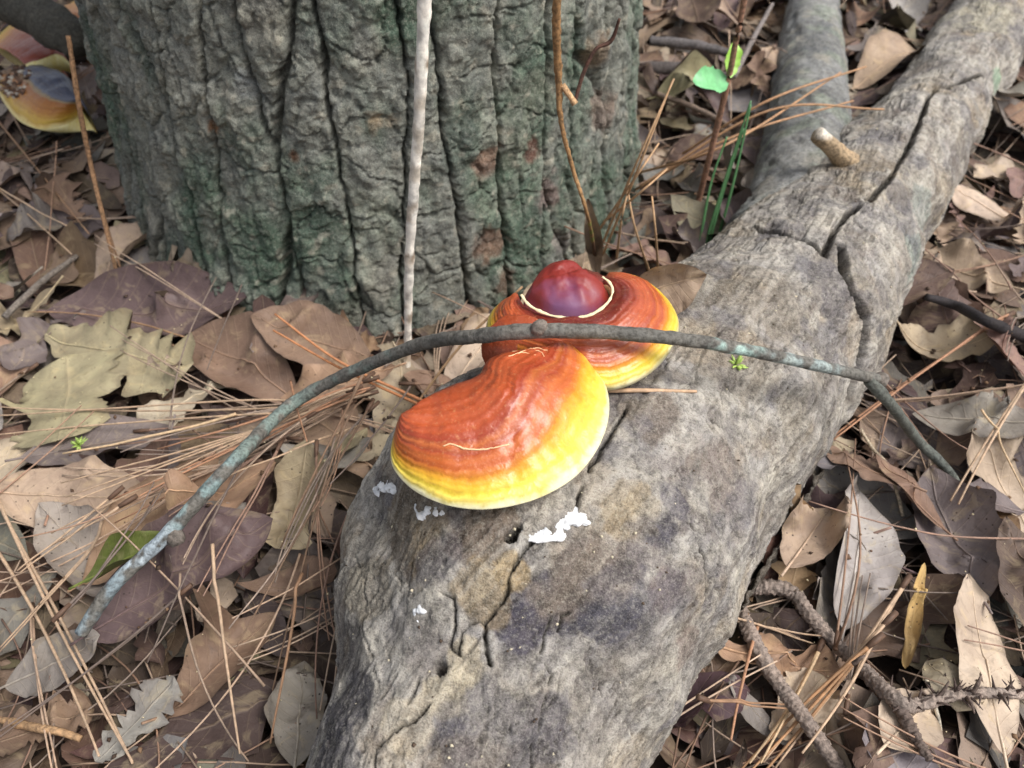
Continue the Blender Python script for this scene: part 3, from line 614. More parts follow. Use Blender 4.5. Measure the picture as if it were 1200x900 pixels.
# the leaves that stand out, from the photograph: base, tip (pixels on the floor), width/length, shape, colour, curl options, label
HERO = [
 ((60, 372), (300, 380), .4, 'oval', 'purple-brown', dict(cup=.35, roll=.15), 'purple-brown dead leaf half under the pale curled leaf by the trunk'),
 ((15, 440), (60, 380), .7, 'torn', 'purple-grey', dict(cup=.35, roll=.15), 'flat purple-grey leaf piece beside the two pale leaves'),
 ((40, 560), (215, 515), .42, 'oval', 'purple-grey', dict(cup=.15), 'slate-grey leaf under the pale ragged leaf at the trunk foot'),
 ((350, 470), (225, 415), .5, 'oval', 'brown', dict(cup=0.57, arch=-.1), 'arched brown oval leaf against the trunk foot'),
 ((440, 440), (310, 420), .5, 'oval', 'brown', dict(cup=0.34), 'brown leaf tucked behind the curved twig at the trunk foot'),
 ((470, 470), (330, 470), .45, 'oval', 'orange-brown', dict(cup=.2), 'orange-brown leaf under the curved twig near the pale dry stem'),
 ((45, 400), (240, 455), .52, 'obovate', 'olive', dict(cup=.35, roll=.25, arch=-.06, ragged=.45), 'large pale olive ragged leaf with a raised rolled edge'),
 ((85, 545), (85, 430), .9, 'torn', 'olive', dict(cup=-.2, ragged=.2), 'broad pale olive leaf carrying a green moss sprig'),
 ((0, 600), (195, 600), .42, 'oval', 'tan', dict(cup=-.2), 'long tan leaf below the slate-grey leaf'),
 ((150, 700), (60, 610), .5, 'oval', 'grey', dict(cup=.35, roll=.15), 'pale grey-brown leaf beside the lower end of the curved twig'),
 ((100, 690), (270, 560), .45, 'oval', 'orange-brown', dict(cup=0.34), 'tan-orange leaf lying across under the curved twig'),
 ((165, 680), (345, 600), .5, 'oval', 'orange-brown', dict(cup=0.345), 'broad orange-brown leaf below the lower part of the curved twig'),
 ((120, 770), (345, 670), .45, 'oval', 'purple-brown', dict(cup=.3, roll=-.2), 'dark purple-brown leaf with curled edge below the green leaf'),
 ((128, 722), (240, 692), .42, 'lance', 'green', dict(cup=.8, roll=.5), 'half-green folded leaf beside the lower end of the curved twig'),
 ((0, 800), (140, 770), .5, 'oval', 'grey', dict(cup=.35, roll=.15), 'large grey leaf under the pair of long tan needles'),
 ((0, 880), (110, 830), .6, 'torn', 'brown', dict(ragged=.3), 'crumbled brown leaf under the pair of long tan needles'),
 ((190, 850), (330, 730), .4, 'oval', 'brown', dict(cup=0.34, arch=-.12), 'long brown leaf bent over beside the crumpled pale leaf'),
 ((120, 900), (210, 800), .75, 'torn', 'pale grey', dict(ragged=.35), 'crumpled pale grey leaf with ragged torn edge'),
 ((345, 900), (355, 770), .5, 'oval', 'grey', dict(cup=0.34), 'smooth grey leaf leaning against the thick end of the log'),
 ((405, 590), (440, 545), .5, 'lance', 'olive', dict(cup=.35, roll=.15), 'small olive leaf beside the torn corner of the log'),
 ((985, 745), (998, 590), .52, 'oval', 'pale grey', dict(cup=.55, arch=-.1, roll=.6), 'large whitish leaf beside the log above the thorny twig'),
 ((1200, 600), (1105, 590), .55, 'lance', 'purple-grey', dict(cup=.35, roll=.15), 'dark slate leaf piece beside the mauve leaf'),
 ((1140, 720), (1075, 570), .5, 'oval', 'purple-grey', dict(cup=0.46, roll=-.2), 'mauve-brown leaf beside the yellow leaf strip'),
 ((1160, 900), (1120, 690), .38, 'oval', 'pale tan', dict(cup=.3, twist=.4), 'long pale tan leaf passing under the thorny twig'),
 ((1200, 760), (1150, 640), .5, 'oval', 'dark brown', dict(cup=.2), 'dark brown leaf beside the long pale tan leaf'),
 ((820, 780), (985, 790), .45, 'lobed', 'orange-brown', dict(cup=0.34, ragged=.2), 'light orange-brown torn leaf inside the fork of the thorny twig'),
 ((900, 870), (960, 800), .6, 'torn', 'pale tan', dict(ragged=.2), 'pale tan leaf scrap under the fork of the thorny twig'),
 ((1010, 900), (1080, 830), .6, 'oval', 'pale tan', dict(cup=0.46), 'rounded pale leaf below the thorny twig joint'),
 ((1060, 785), (1068, 680), .13, 'strip', 'yellow', dict(cup=.5, twist=1.2), 'narrow bright yellow leaf strip among the needles'),
 ((1200, 545), (1060, 500), .45, 'oval', 'grey', dict(cup=-.15), 'broad flat grey leaf under the end of the side twig'),
 ((1200, 470), (1120, 405), .5, 'oval', 'reddish-brown', dict(cup=.35, roll=.15), 'smooth pinkish brown leaf above the broad flat grey leaf'),
 ((1050, 600), (940, 545), .45, 'oval', 'brown', dict(cup=-.2), 'brown leaf under the side twig against the log'),
 ((1095, 640), (1010, 560), .4, 'oval', 'brown', dict(cup=0.34), 'mid brown leaf between whitish curled leaf and side twig'),
 ((905, 700), (960, 620), .5, 'oval', 'tan', dict(cup=.2), 'tan leaf tucked under the log beside the whitish curled leaf'),
 ((1010, 375), (1095, 360), .5, 'oval', 'dark brown', dict(cup=.35, roll=.15), 'dark brown leaf close to the log below the dark twig'),
 ((1180, 350), (1080, 300), .45, 'oval', 'tan', dict(cup=-.2), 'tan leaf beside the log above the dark twig'),
 ((1200, 260), (1110, 230), .6, 'obovate', 'pale tan', dict(cup=-.2), 'pale pinkish tan leaf beside the log near the lichen patch'),
 ((1000, 105), (1075, 80), .55, 'oval', 'tan', dict(cup=0.57, arch=-.2), 'humped tan leaf lying between the two log forks'),
]
seed = 3.0
for b, t, asp, shp, cn, kw, lab in HERO:
    pb, pt = at(*b, 0.025), at(*t, 0.025); L = np.linalg.norm((pt - pb)[:2]); ang = math.atan2(pt[1] - pb[1], pt[0] - pb[0]); cxy = (pb + pt) / 2; seed += 1.37
    kk = dict(cup=.1, arch=.03); kk.update(kw)
    g = leaf_grid(L, L * asp, shp, seed, 34, 15, **kk); P = lay_leaf(cxy[0], cxy[1], ang, g, .85)
    make_leaf('fallen_leaf', g, P, cn, seed, lab, 'large dead leaves around the log', rib=shp not in ('torn', 'strip'), jit=.03)

# ------------------------------------------------------------------ pine needles
def bundle(cx, cy, ang, L, cnt, label, group, col=None, spread=.02, r=.0008, curve=None):
    cv = random.gauss(0, .05) if curve is None else curve; col = ncol() if col is None else col
    Ps = []
    for k in range(cnt):
        a = ang + (k - (cnt - 1) / 2) * spread; bx, by = cx - math.cos(ang) * L / 2, cy - math.sin(ang) * L / 2
        Ps.append(needle_path(bx + math.cos(a) * L / 2, by + math.sin(a) * L / 2, a, L * random.uniform(.93, 1), cv + random.gauss(0, .012), r))
    base = Ps[0][0].copy()
    for P in Ps: needle_splat(P, r)
    if cnt == 1:
        V, F = tube(Ps[0] - base, np.linspace(r, r * .55, len(Ps[0])), 6); o = obj('pine_needle', mesh_np('pine_needle', V, F, col=np.broadcast_to(col, V.shape), mat=M_NEEDLE), loc=base)
        return tag(o, label, 'pine needle', group)
    root = empty('pine_needle_bundle', base); tag(root, label, 'pine needles', group)
    for P in Ps:
        P = P - base; w = np.linspace(1, 0, len(P))[:, None] ** 6; P = P * (1 - w) + (Ps[0] - base) * w
        V, F = tube(P, np.linspace(r, r * .55, len(P)), 6); obj('needle', mesh_np('needle', V, F, col=np.broadcast_to(col * random.uniform(.9, 1.1), V.shape), mat=M_NEEDLE), root)
    q = Ps[0] - base; d = (q[1] - q[0]) / np.linalg.norm(q[1] - q[0]); V, F = tube(np.array([-d * .001, d * .005, d * .011]), [r * 1.7, r * 1.9, r * 1.4], 7)
    obj('sheath', mesh_np('sheath', V, F, col=np.broadcast_to(S(96, 74, 60), V.shape), mat=M_NEEDLE), root); return root
def toward(a, b, cnt, label, col=None, spread=.015, r=.0009, curve=0.0, group='pine needles lying on the leaf litter'):
    pa, pb = at(*a, .03), at(*b, .03); L = np.linalg.norm((pb - pa)[:2]); return bundle((pa[0] + pb[0]) / 2, (pa[1] + pb[1]) / 2, math.atan2(pb[1] - pa[1], pb[0] - pa[0]), L, cnt, label, group, col, spread, r, curve)
nb = 0
for k in range(150):
    x, y = vis_pt()
    if blocked(x, y): continue
    L = random.uniform(.09, .17); w = where(x, y); cnt = random.choice([1, 1, 2, 2, 3])
    bundle(x, y, random.uniform(0, 6.283), L, cnt, (f'single thin brown pine needle lying {w}' if cnt == 1 else f'bundle of {("two", "three")[cnt - 2]} brown pine needles lying {w}'), f'pine needles lying {w}', spread=random.uniform(.01, .06)); nb += 1
for k in range(26):
    px, py = random.gauss(300, 110), random.gauss(590, 70); p = at(px, py, .03)
    if blocked(p[0], p[1]) or not 20 < px < 460: continue
    a_ = math.atan2(at(455, 505, .03)[1] - p[1], at(455, 505, .03)[0] - p[0]) + math.pi + random.gauss(0, .3); cnt = random.choice([1, 1, 2, 3])
    bundle(p[0], p[1], a_, random.uniform(.1, .17), cnt, ('single pine needle' if cnt == 1 else f'bundle of {("two", "three")[cnt - 2]} pine needles') + ' fanning out from the log corner toward the curved twig', 'pine needles fanning out from the log corner', spread=random.uniform(.01, .05))
tan_, red_, pale_ = S(184, 158, 132), S(172, 130, 102), S(206, 178, 142)
toward((5, 590), (165, 905), 2, 'pair of long tan needles crossing the large grey leaf', tan_, .012, .0012)
toward((0, 640), (140, 905), 1, 'single long tan needle beside the pair crossing the large grey leaf', tan_, r=.0012)
toward((395, 500), (-10, 498), 2, 'long straight tan needle pair crossing the two pale olive leaves', tan_, .008)
toward((390, 508), (-10, 526), 1, 'long tan needle crossing just below the moss sprig', tan_)
toward((290, 515), (95, 568), 1, 'pale curved needle across the slate-grey leaf', pale_, r=.0012, curve=-.04)
toward((455, 508), (90, 610), 3, 'three-needle bundle running under the curved twig above the orange-brown leaf', tan_, .03)
toward((460, 512), (150, 640), 3, 'spread needle bundle pointing from the log corner to the twig', red_, .03)
toward((450, 520), (60, 650), 2, 'low needle pair lying along the long tan leaf', tan_, .03)
toward((455, 505), (200, 560), 2, 'reddish needle pair passing above the orange-brown leaf', red_, .02)
toward((455, 500), (345, 690), 2, 'dark needle pair running down beside the log corner', S(126, 102, 82), .04)
toward((450, 515), (310, 820), 2, 'long dark needle pair running along the thick end of the log', S(120, 98, 80), .03)
toward((435, 530), (300, 650), 1, 'single needle slanting between the log corner and the broad orange-brown leaf', tan_)
toward((350, 480), (388, 612), 1, 'thin reddish needle crossing below the curved twig near the dark peg', red_)
toward((285, 705), (292, 905), 1, 'single upright-lying tan needle beside the long bent brown leaf', tan_, r=.0011)
toward((372, 710), (318, 880), 1, 'single brown needle leaning beside the smooth grey leaf', S(150, 118, 92), r=.0011)
toward((165, 600), (35, 690), 2, 'tan needle pair under the lower part of the curved twig', tan_, .03)
toward((200, 640), (0, 770), 2, 'tan needle pair across the end of the curved twig', tan_, .02)
toward((240, 410), (40, 368), 1, 'long needle lying along the foot of the trunk', S(160, 128, 98), curve=.03)
toward((0, 150), (120, 305), 1, 'long brown needle on the floor beside the blue-grey bracket', S(158, 126, 98), r=.0011)
toward((-20, 222), (95, 305), 2, 'tan needle pair on the floor beside the trunk', tan_, .03, r=.0012)
toward((1165, 400), (965, 520), 2, 'orange needle pair passing below the side twig', red_, .02, r=.0012)
toward((1185, 470), (1100, 610), 2, 'tan needle pair over the end of the side twig', tan_, .03, r=.0012)
toward((1055, 690), (985, 810), 3, 'three tan needles below the whitish curled leaf', tan_, .05, r=.0011)
toward((1030, 740), (900, 910), 3, 'fan of tan needles crossing under the thorny twig', tan_, .06, r=.0011)
toward((1010, 770), (870, 915), 3, 'second fan of tan needles beside the thorny twig', S(176, 136, 100), .05, r=.0011)
toward((965, 755), (880, 905), 2, 'needle pair crossing the light orange-brown torn leaf', pale_, .03, r=.0011)
toward((880, 745), (832, 905), 1, 'single reddish needle against the flank of the log', red_, r=.0011)
toward((820, 742), (960, 755), 2, 'horizontal needle pair by the thorny twig base', tan_, .03)
toward((800, 860), (905, 850), 2, 'dull needle pair at the foot of the log flank', S(150, 118, 92), .05)
toward((1120, 520), (1200, 600), 1, 'thin pale needle crossing the broad flat grey leaf', pale_)

# ------------------------------------------------------------------ bracket fungi
def cap(inner, outer, zc, h_in, thick, mat, under, nt=120, gam=None, ns=34, ridge=.0004, org=None, hump=None, hcurve=None, zo=None):
    I = spline(np.array([at(*p, zc + h_in * .92)[:2] for p in inner]), nt); O = spline(np.array([at(*p, zc + .002)[:2] for p in outer]), nt)
    t = np.linspace(0, 1, nt); wdt = np.linalg.norm(O - I, axis=1); tap = .5 + .5 * np.sin(np.pi * t) ** .4
    s = np.concatenate([np.linspace(0, 1, ns) ** .9, np.linspace(1, 0, 14)]); V = []; lf = []
    for k in range(ns + 14):
        top = k < ns; ss = s[k]; xy = I + (O - I) * ss
        g = ss ** (gam(t) if gam is not None else np.ones(nt))
        if top:
            f = np.interp(ss, *(hcurve or ([0, .04, .12, .3, .5, .7, .85, .94, .985, 1], [.5, .82, .96, 1.0, .93, .68, .38, .18, .08, 0])))
            rd = ridge * (np.sin(g * 30 + .6 * np.sin(t * 7)) * .6 + np.sin(g * 51 + 2) * .4) * sst(.3, .5, ss) * (1 - sst(.9, 1, ss)) * np.sin(np.pi * t) ** .5
            z = zc + h_in * f * tap + rd + .0018 * fbm(np.column_stack([xy * 45, np.full(nt, 3.)]), 3) * (1 - sst(.92, 1, ss))
            if hump is not None: z = z + hump[1] * np.exp(-(((xy - hump[0]) ** 2).sum(1)) / hump[2] ** 2) * sst(0, .25, np.full(nt, ss))
        else:
            z = zc - thick * tap * (np.sin(np.clip((1 - ss) * 3.2, 0, math.pi / 2))) - .001 * (ss < .99)
        V.append(np.column_stack([xy, z])); lf.append(np.column_stack([g if top else np.full(nt, 1.0), t, np.zeros(nt)]))
    V = np.array(V).transpose(1, 0, 2); lf = np.array(lf).transpose(1, 0, 2); V = V.reshape(-1, 3)
    F = gfaces(nt, ns + 14, True); me = mesh_np('cap', V - org, F, lf=lf.reshape(-1, 3), mat=mat); me.materials.append(under)
    ks = np.tile(np.arange(ns + 14), nt - 1); me.polygons.foreach_set('material_index', (ks >= ns - 1).astype(np.int32)); me.update()
    return me
mu = NT('pale_pores'); pn_ = mu.noise(mu.n('TexCoord').outputs['Object'], 400, 3)
mu.set(Base_Color=mu.ramp(pn_, [(.3, S(240, 222, 140)), (.7, S(252, 242, 190))]), Roughness=.7); M_UNDER = mu.m
ST1 = [(0, S(156, 70, 40)), (.08, S(178, 80, 44)), (.25, S(196, 92, 50)), (.4, S(192, 86, 46)), (.47, S(166, 64, 36)), (.52, S(204, 110, 54)), (.58, S(172, 72, 36)), (.63, S(206, 106, 42)), (.7, S(200, 98, 36)), (.76, S(228, 146, 40)), (.82, S(242, 182, 42)), (.9, S(253, 222, 72)), (.955, S(255, 236, 120)), (1, S(255, 248, 206))]
ST2 = [(0, S(128, 44, 32)), (.1, S(116, 40, 30)), (.18, S(156, 62, 38)), (.3, S(188, 86, 46)), (.45, S(198, 94, 46)), (.52, S(172, 70, 36)), (.58, S(204, 104, 44)), (.66, S(184, 80, 36)), (.72, S(214, 120, 40)), (.79, S(240, 168, 40)), (.88, S(250, 214, 60)), (.95, S(253, 230, 110)), (1, S(255, 248, 206))]
M_CAP1, M_CAP2 = m_cap('lacquer_cap', ST1), m_cap('lacquer_cap_dark', ST2)
hf = hit(bvh_log, 590, 596); ZF = hf[2] + .011
of = at(600, 470, ZF); front = empty('bracket_fungus', of); tag(front, 'glossy kidney-shaped orange bracket fungus with broad yellow rim on the log', 'mushroom', 'bracket fungi')
f_in = [(474, 481), (498, 458), (524, 445), (545, 438), (558, 431), (563, 425), (563, 419), (570, 411), (588, 406), (610, 402), (632, 401), (648, 402)]
f_out = [(474, 492), (462, 508), (457, 530), (463, 550), (485, 572), (520, 588), (560, 594), (600, 590), (640, 577), (675, 555), (700, 524), (713, 490), (713, 458), (702, 434), (682, 414), (656, 404)]
obj('cap', cap(f_in, f_out, ZF, .022, .003, M_CAP1, M_UNDER, nt=170, gam=lambda t: 1.45 - .7 * sst(.3, .68, t), org=of, hump=(at(598, 462, ZF + .022)[:2], .0065, .016)), front)
capme = bpy.data.objects['cap'].data; cv = np.empty(len(capme.vertices) * 3, np.float32); capme.vertices.foreach_get('co', cv); cv = cv.reshape(-1, 3) + of
bvh_cap = BVHTree.FromPolygons([tuple(v) for v in cv.astype(float)], [tuple(p.vertices) for p in capme.polygons])
for pts, r in (([(518, 523), (530, 521), (545, 526), (562, 527), (580, 525), (596, 521)], .00036), ([(600, 412), (615, 409), (630, 411), (638, 418)], .00022), ([(596, 418), (612, 413), (628, 416)], .00022), ([(588, 410), (606, 414), (626, 408), (642, 411)], .00022)):
    q_ = [hit(bvh_cap, *p) for p in pts]; P = spline(np.array([a for a in q_ if a is not None]), 40) + [0, 0, r * .4]; P[:, :2] += .0005 * np.stack([fbm(P * 300, 2), fbm(P * 300 + 7, 2)], 1)
    V, F = tube(P, r * (1 + .5 * fbm(P * 200, 2)), 6); obj('growth_line' if r > .00033 else 'fibre', mesh_np('growth_line', V - of, F, col=np.broadcast_to(S(246, 206, 160), V.shape), mat=M_CRUMB), front)
V, F = tube(spline(np.array([at(610, 412, ZF + .004), at(620, 410, ZF - .02), at(640, 420, ZF - .06)]), 12), np.linspace(.02, .028, 12), 24, .15, 40)
obj('stem', mesh_np('stem', V - of, F, lf=np.full((len(V), 3), .05), mat=M_CAP1), front)
hb = hit(bvh_log, 740, 452); ZB = hb[2] + .010
ob = at(690, 380, ZB); back = empty('bracket_fungus', ob); tag(back, 'red-brown bracket fungus with purple knob and cream growth line behind the curved twig', 'mushroom', 'bracket fungi')
b_in = [(611, 344), (618, 354), (632, 363), (650, 369), (670, 371), (690, 368), (705, 360), (715, 349), (718, 338), (714, 329), (706, 323)]
b_out = [(604, 343), (586, 353), (573, 368), (570, 386), (582, 410), (612, 432), (655, 447), (700, 455), (735, 450), (766, 432), (788, 406), (797, 380), (788, 356), (768, 337), (742, 323), (715, 317)]
obj('cap', cap(b_in, b_out, ZB, .02, .003, M_CAP2, M_UNDER, nt=150, gam=lambda t: 1.35 + 0 * t, org=ob, hcurve=([0, .05, .2, .4, .6, .8, .92, .98, 1], [.9, .96, 1.0, .95, .8, .52, .28, .12, 0])), back)
# cream growth line along the cap's inner edge
I = spline(np.array([at(*p, ZB + .02) for p in b_in]), 80); I[:, 2] = ZB + .019
V, F = tube(I, .0009 * (1 + .6 * fbm(I * 160, 2)), 8, .4, 260, .6); obj('growth_line', mesh_np('growth_line', V - ob, F, col=np.broadcast_to(S(238, 224, 182), V.shape), mat=M_CRUMB), back)
# purple knob
kc = at(664, 328, ZB + .02); kb = [(618, 347), (635, 361), (653, 368), (672, 370), (692, 366), (708, 354), (712, 342), (706, 327), (698, 325), (688, 315), (672, 308), (656, 307), (640, 313), (628, 324), (620, 336)]
kbp = np.array([at(*p, ZB + .016)[:2] for p in kb]); kbp = spline(np.vstack([kbp, kbp[:1]]), 73)[:-1]
rr = np.linspace(0, 1, 22); V = []
for r in rr:
    xy = kc[:2] + (kbp - kc[:2]) * (r if r < 1 else 1.1); z = ZB + .0165 + .0095 * (1 - r ** 2.6) - .007 * sst(.93, 1, np.full(72, r)) - .004 * np.exp(-(((xy[:, 0] - at(694, 322, ZB + .02)[0]) / .006) ** 2)) * sst(.3, .9, np.full(72, r)) * (xy[:, 1] > kc[1])
    z = z + .0026 * fbm(np.column_stack([xy * 85, np.full(72, 1.)]), 4) * (1 - r ** 3); V.append(np.column_stack([xy, z]))
V = np.array(V).reshape(-1, 3)
yy = (V[:, 1] - kc[1]) / .02; ck = mix(np.broadcast_to(S(118, 74, 110), V.shape), S(136, 42, 34), sst(-1.3, -.15, yy + .5 * fbm(V * 70, 4))); ck = mix(ck, S(146, 112, 160), sst(.15, .9, fbm(V * 60 + 9, 3) - yy * .3 - .5) * .6)
mk = NT('knob_lacquer'); nk = mk.noise(mk.n('TexCoord').outputs['Object'], 150, 3); mk.set(Base_Color=mk.attr('Col').outputs['Color'], Roughness=mk.ramp(nk, [(.3, .42), (.7, .62)])); mk.bump(nk, .35, .0012); mk.b.inputs['Coat Weight'].default_value = .08
obj('knob', mesh_np('knob', V - ob, gfaces(22, 72, True), col=ck, mat=mk.m), back)
V, F = tube(spline(np.array([at(675, 360, ZB - .002), at(685, 366, ZB - .02), at(700, 380, ZB - .06)]), 12), np.linspace(.022, .03, 12), 24, .15, 40)
obj('stem', mesh_np('stem', V - ob, F, lf=np.full((len(V), 3), .05), mat=M_CAP2), back)

# brackets beside the trunk
def shelf(px_in, px_out, zc, h, label, org_px, stops):
    og = at(*org_px, zc); o = empty('bracket_fungus', og); tag(o, label, 'mushroom', 'bracket fungi')
    m = m_cap('shelf_cap', stops); obj('cap', cap(px_in, px_out, zc, h, .012, m, M_UNDER, nt=60, ns=20, org=og), o)
    q = at(*org_px, zc); gz = 0.0
    V, F = tube(spline(np.array([[q[0], q[1] + .004, zc], [q[0] + .004, q[1] + .008, zc * .5], [q[0] + .006, q[1] + .012, -.01]]), 10), np.linspace(.01, .014, 10), 18, .15, 40)
    obj('stem', mesh_np('stem', V - og, F, lf=np.full((len(V), 3), .3), mat=m), o); return o
shelf([(98, 120), (96, 112), (90, 100), (84, 88), (70, 78), (50, 72), (30, 72)], [(96, 128), (84, 140), (66, 147), (44, 149), (22, 140), (6, 122), (-10, 95)], .06, .03,
      'blue-grey topped bracket with crumbly patch and orange rim beside the trunk', (50, 110), [(0, S(84, 90, 110)), (.3, S(92, 98, 118)), (.52, S(108, 112, 126)), (.56, S(170, 150, 110)), (.62, S(178, 112, 50)), (.8, S(206, 140, 60)), (.93, S(236, 196, 80)), (1, S(240, 220, 150))])
_blue = bpy.data.objects[[o_.name for o_ in bpy.data.objects if o_.name.startswith('bracket_fungus')][-1]]
_cp = [c_ for c_ in _blue.children if c_.name.startswith('cap')][0].data; cv = np.empty(len(_cp.vertices) * 3, np.float32); _cp.vertices.foreach_get('co', cv); cv = cv.reshape(-1, 3).astype(float) + np.array(_blue.location)
bvh_b = BVHTree.FromPolygons([tuple(v) for v in cv], [tuple(p.vertices) for p in _cp.polygons]); JJ = Join()
_u, _v = np.meshgrid(np.linspace(0, math.pi, 7), np.linspace(0, 2 * math.pi, 9, endpoint=False), indexing='ij'); _sp = np.stack([np.sin(_u) * np.cos(_v), np.sin(_u) * np.sin(_v), np.cos(_u)], -1).reshape(-1, 3)
for k in range(150):
    a_, r_ = random.uniform(0, 6.28), random.random() ** .5; h = hit(bvh_b, 16 + 20 * r_ * math.cos(a_), 92 + 22 * r_ * math.sin(a_))
    if h is not None: JJ.add(_sp * random.uniform(.001, .0035) * rng.uniform(.5, 1.4, (63, 1)) * [1.2, 1, .6] + h - np.array(_blue.location), gfaces(7, 9, True), S(*random.choice([(206, 198, 184), (128, 100, 82), (96, 76, 64), (150, 128, 108), (72, 58, 50)])))
obj('crumbly_patch', JJ.mesh('crumbly_patch', M_CRUMB), _blue)
shelf([(78, 66), (70, 60), (62, 58), (52, 62), (40, 66), (26, 68)], [(60, 46), (44, 36), (30, 28), (15, 26), (2, 34), (-12, 50)], .085, .012,
      'pinkish orange bracket with yellow rim under the dark branch beside the trunk', (40, 55), [(0, S(160, 88, 76)), (.4, S(186, 108, 80)), (.7, S(206, 128, 74)), (.85, S(236, 176, 60)), (1, S(246, 216, 90))])
shelf([(96, 20), (90, 18), (84, 17), (76, 15)], [(92, -2), (84, 2), (72, 8), (60, 13)], .09, .01, 'small orange bracket sliver with yellow edge above the dark branch', (82, 12), [(0, S(206, 140, 96)), (.6, S(226, 160, 80)), (1, S(246, 200, 90))])

# ------------------------------------------------------------------ twigs and stems
def on(px, py, r, z=.03):
    for k in range(8): p = at(px, py, z); z = hm(p[:1], p[1:2])[0] + r
    return at(px, py, z)
def stick(name, ctrl, radii, col, label, cat, group=None, k=12, n=90, rough=.18, scale=90, extra=None, parent=None, patches=(), org=None, pname=None, mat=None):
    ctrl = np.asarray(ctrl, float); Q = spline(np.column_stack([ctrl, np.broadcast_to(radii, (len(ctrl),))]), n)
    V, F = tube(Q[:, :3], np.clip(Q[:, 3], .0003, 1), k, rough, scale)
    c = np.broadcast_to(col, V.shape) * (1 + .22 * fbm(V * 50, 3))[:, None]; c = np.clip(c, .01, .95)
    for (f0, f1_, cc, kk) in patches:
        fr = np.repeat(np.concatenate([[0], np.linspace(0, 1, n), [1]]), k); w = sst(f0 - .02, f0, fr) * (1 - sst(f1_, f1_ + .02, fr)) * sst(-.15, .2, fbm(V * 70 + 5, 3) + .1) * kk
        c = mix(c, cc, w)
    org = Q[0, :3] if org is None else org
    o = obj(name, mesh_np(name, V - org, F, col=c, mat=mat or M_TWIG), parent, org if parent is None else None)
    if parent is None: tag(o, label, cat, group)
    return o, Q, org
LIC = S(130, 152, 146)
zt = ZF + .027
for lift in np.arange(0, .06, .003):
    up_ = lambda px, py, r: at(px, py, on(px, py, r + lift)[2])
    cw = [up_(95, 742, .003), up_(130, 690, .008), up_(165, 655, .011), up_(200, 622, .014), up_(270, 545, .016), at(350, 468, max(.095, on(350, 468, .014 + lift)[2])), at(480, 408, zt - .05), at(560, 394, zt - .012), at(630, 388, zt), at(720, 390, zt - .004), at(830, 402, zt - .014), at(930, 422, zt - .036), at(1030, 445, zt - .07)]
    q_ = spline(np.array(cw), 200)[4:95]
    if np.min(q_[:, 2] - hm(q_[:, 0], q_[:, 1])) > .001: break
o, Q, org = stick('curved_twig', cw, [.0036, .0039, .004, .004, .004, .004, .0039, .0039, .0039, .0037, .0035, .0033, .0033], S(112, 110, 104), 'long curved grey twig with blue-green lichen lying across the fungi', 'twig', k=24, n=420, rough=.13, scale=120,
      patches=[(.0, .2, S(146, 164, 172), .7), (.08, .14, S(196, 208, 216), .6), (.14, .32, LIC, .65), (.3, .45, S(116, 132, 126), .6), (.8, .83, S(176, 204, 196), .9), (.86, .93, S(160, 174, 172), .8)])
tw = o; q = at(1018, 446, zt - .066)
stick('side_twig', [q, at(1045, 475, zt - .085), at(1075, 515, .06), on(1110, 550, .012), on(1132, 585, .003)], [.0036, .0034, .0034, .0032, .003], S(98, 102, 96), '', '', k=12, n=60, parent=tw, org=org)
for (px, py, z, sz) in [(205, 628, cw[3][2] - .002, .0055), (632, 384, zt + .003, .0045), (1032, 446, zt - .07, .0048)]:
    p = at(px, py, z); V, F = tube(np.array([p - [0, 0, sz * .8], p - [0, 0, sz * .3], p + [0, 0, sz * .4], p + [0, -.001, sz * .8]]), [sz * .5, sz, sz * .9, sz * .4], 12, .3, 150)
    obj('knot', mesh_np('knot', V - org, F, col=np.broadcast_to(S(120, 112, 104), V.shape), mat=M_TWIG), tw)
stick('dry_stem', [at(470, 492, .03), aty(477, 430, .43), aty(480, 300, .44), aty(490, 150, .445), aty(499, -20, .45), aty(502, -70, .45)], [.0024, .0027, .0032, .0036, .0038, .0038], S(240, 235, 224), 'straight pale bleached dry stem standing in front of the trunk', 'stem', k=14, n=200, rough=.2, patches=[(.0, .3, S(168, 150, 128), .8), (.42, .44, S(150, 130, 108), .9), (.5, .54, S(170, 152, 130), .7), (.6, .75, S(196, 186, 170), .8), (.8, .82, S(150, 134, 114), .9)], mat=M_BLEACH)
# thorny vine stem
vy = .5
vs = [at(700, 318, .03), aty(690, 258, .455), aty(672, 200, .46), aty(658, 145, .465), aty(655, 100, .47), aty(652, 40, .47), aty(654, -30, .47), aty(656, -80, .47)]
o, Q, org = stick('thin_vine', vs, [.0013, .0013, .0014, .0016, .0022, .0025, .0025, .0025], S(160, 124, 84), 'thin brown vine stem with a green joint climbing in front of the trunk', 'vine', k=10, n=120, rough=.35, scale=260, patches=[(0, .3, S(104, 74, 58), .9), (.33, .46, S(128, 138, 66), 1.0)])
stick('side_shoot', [aty(659, 100, .47), aty(668, 112, .468), aty(674, 122, .466)], [.002, .0018, .0022], S(196, 160, 120), '', '', k=8, n=20, parent=o, org=org)
stick('dead_shoot', [aty(674, 118, .47), aty(684, 85, .475), aty(698, 58, .478), aty(716, 48, .48), aty(726, 22, .48)], [.0012, .0013, .0012, .0014, .0008], S(92, 66, 56), '', '', k=8, n=40, parent=o, org=org)
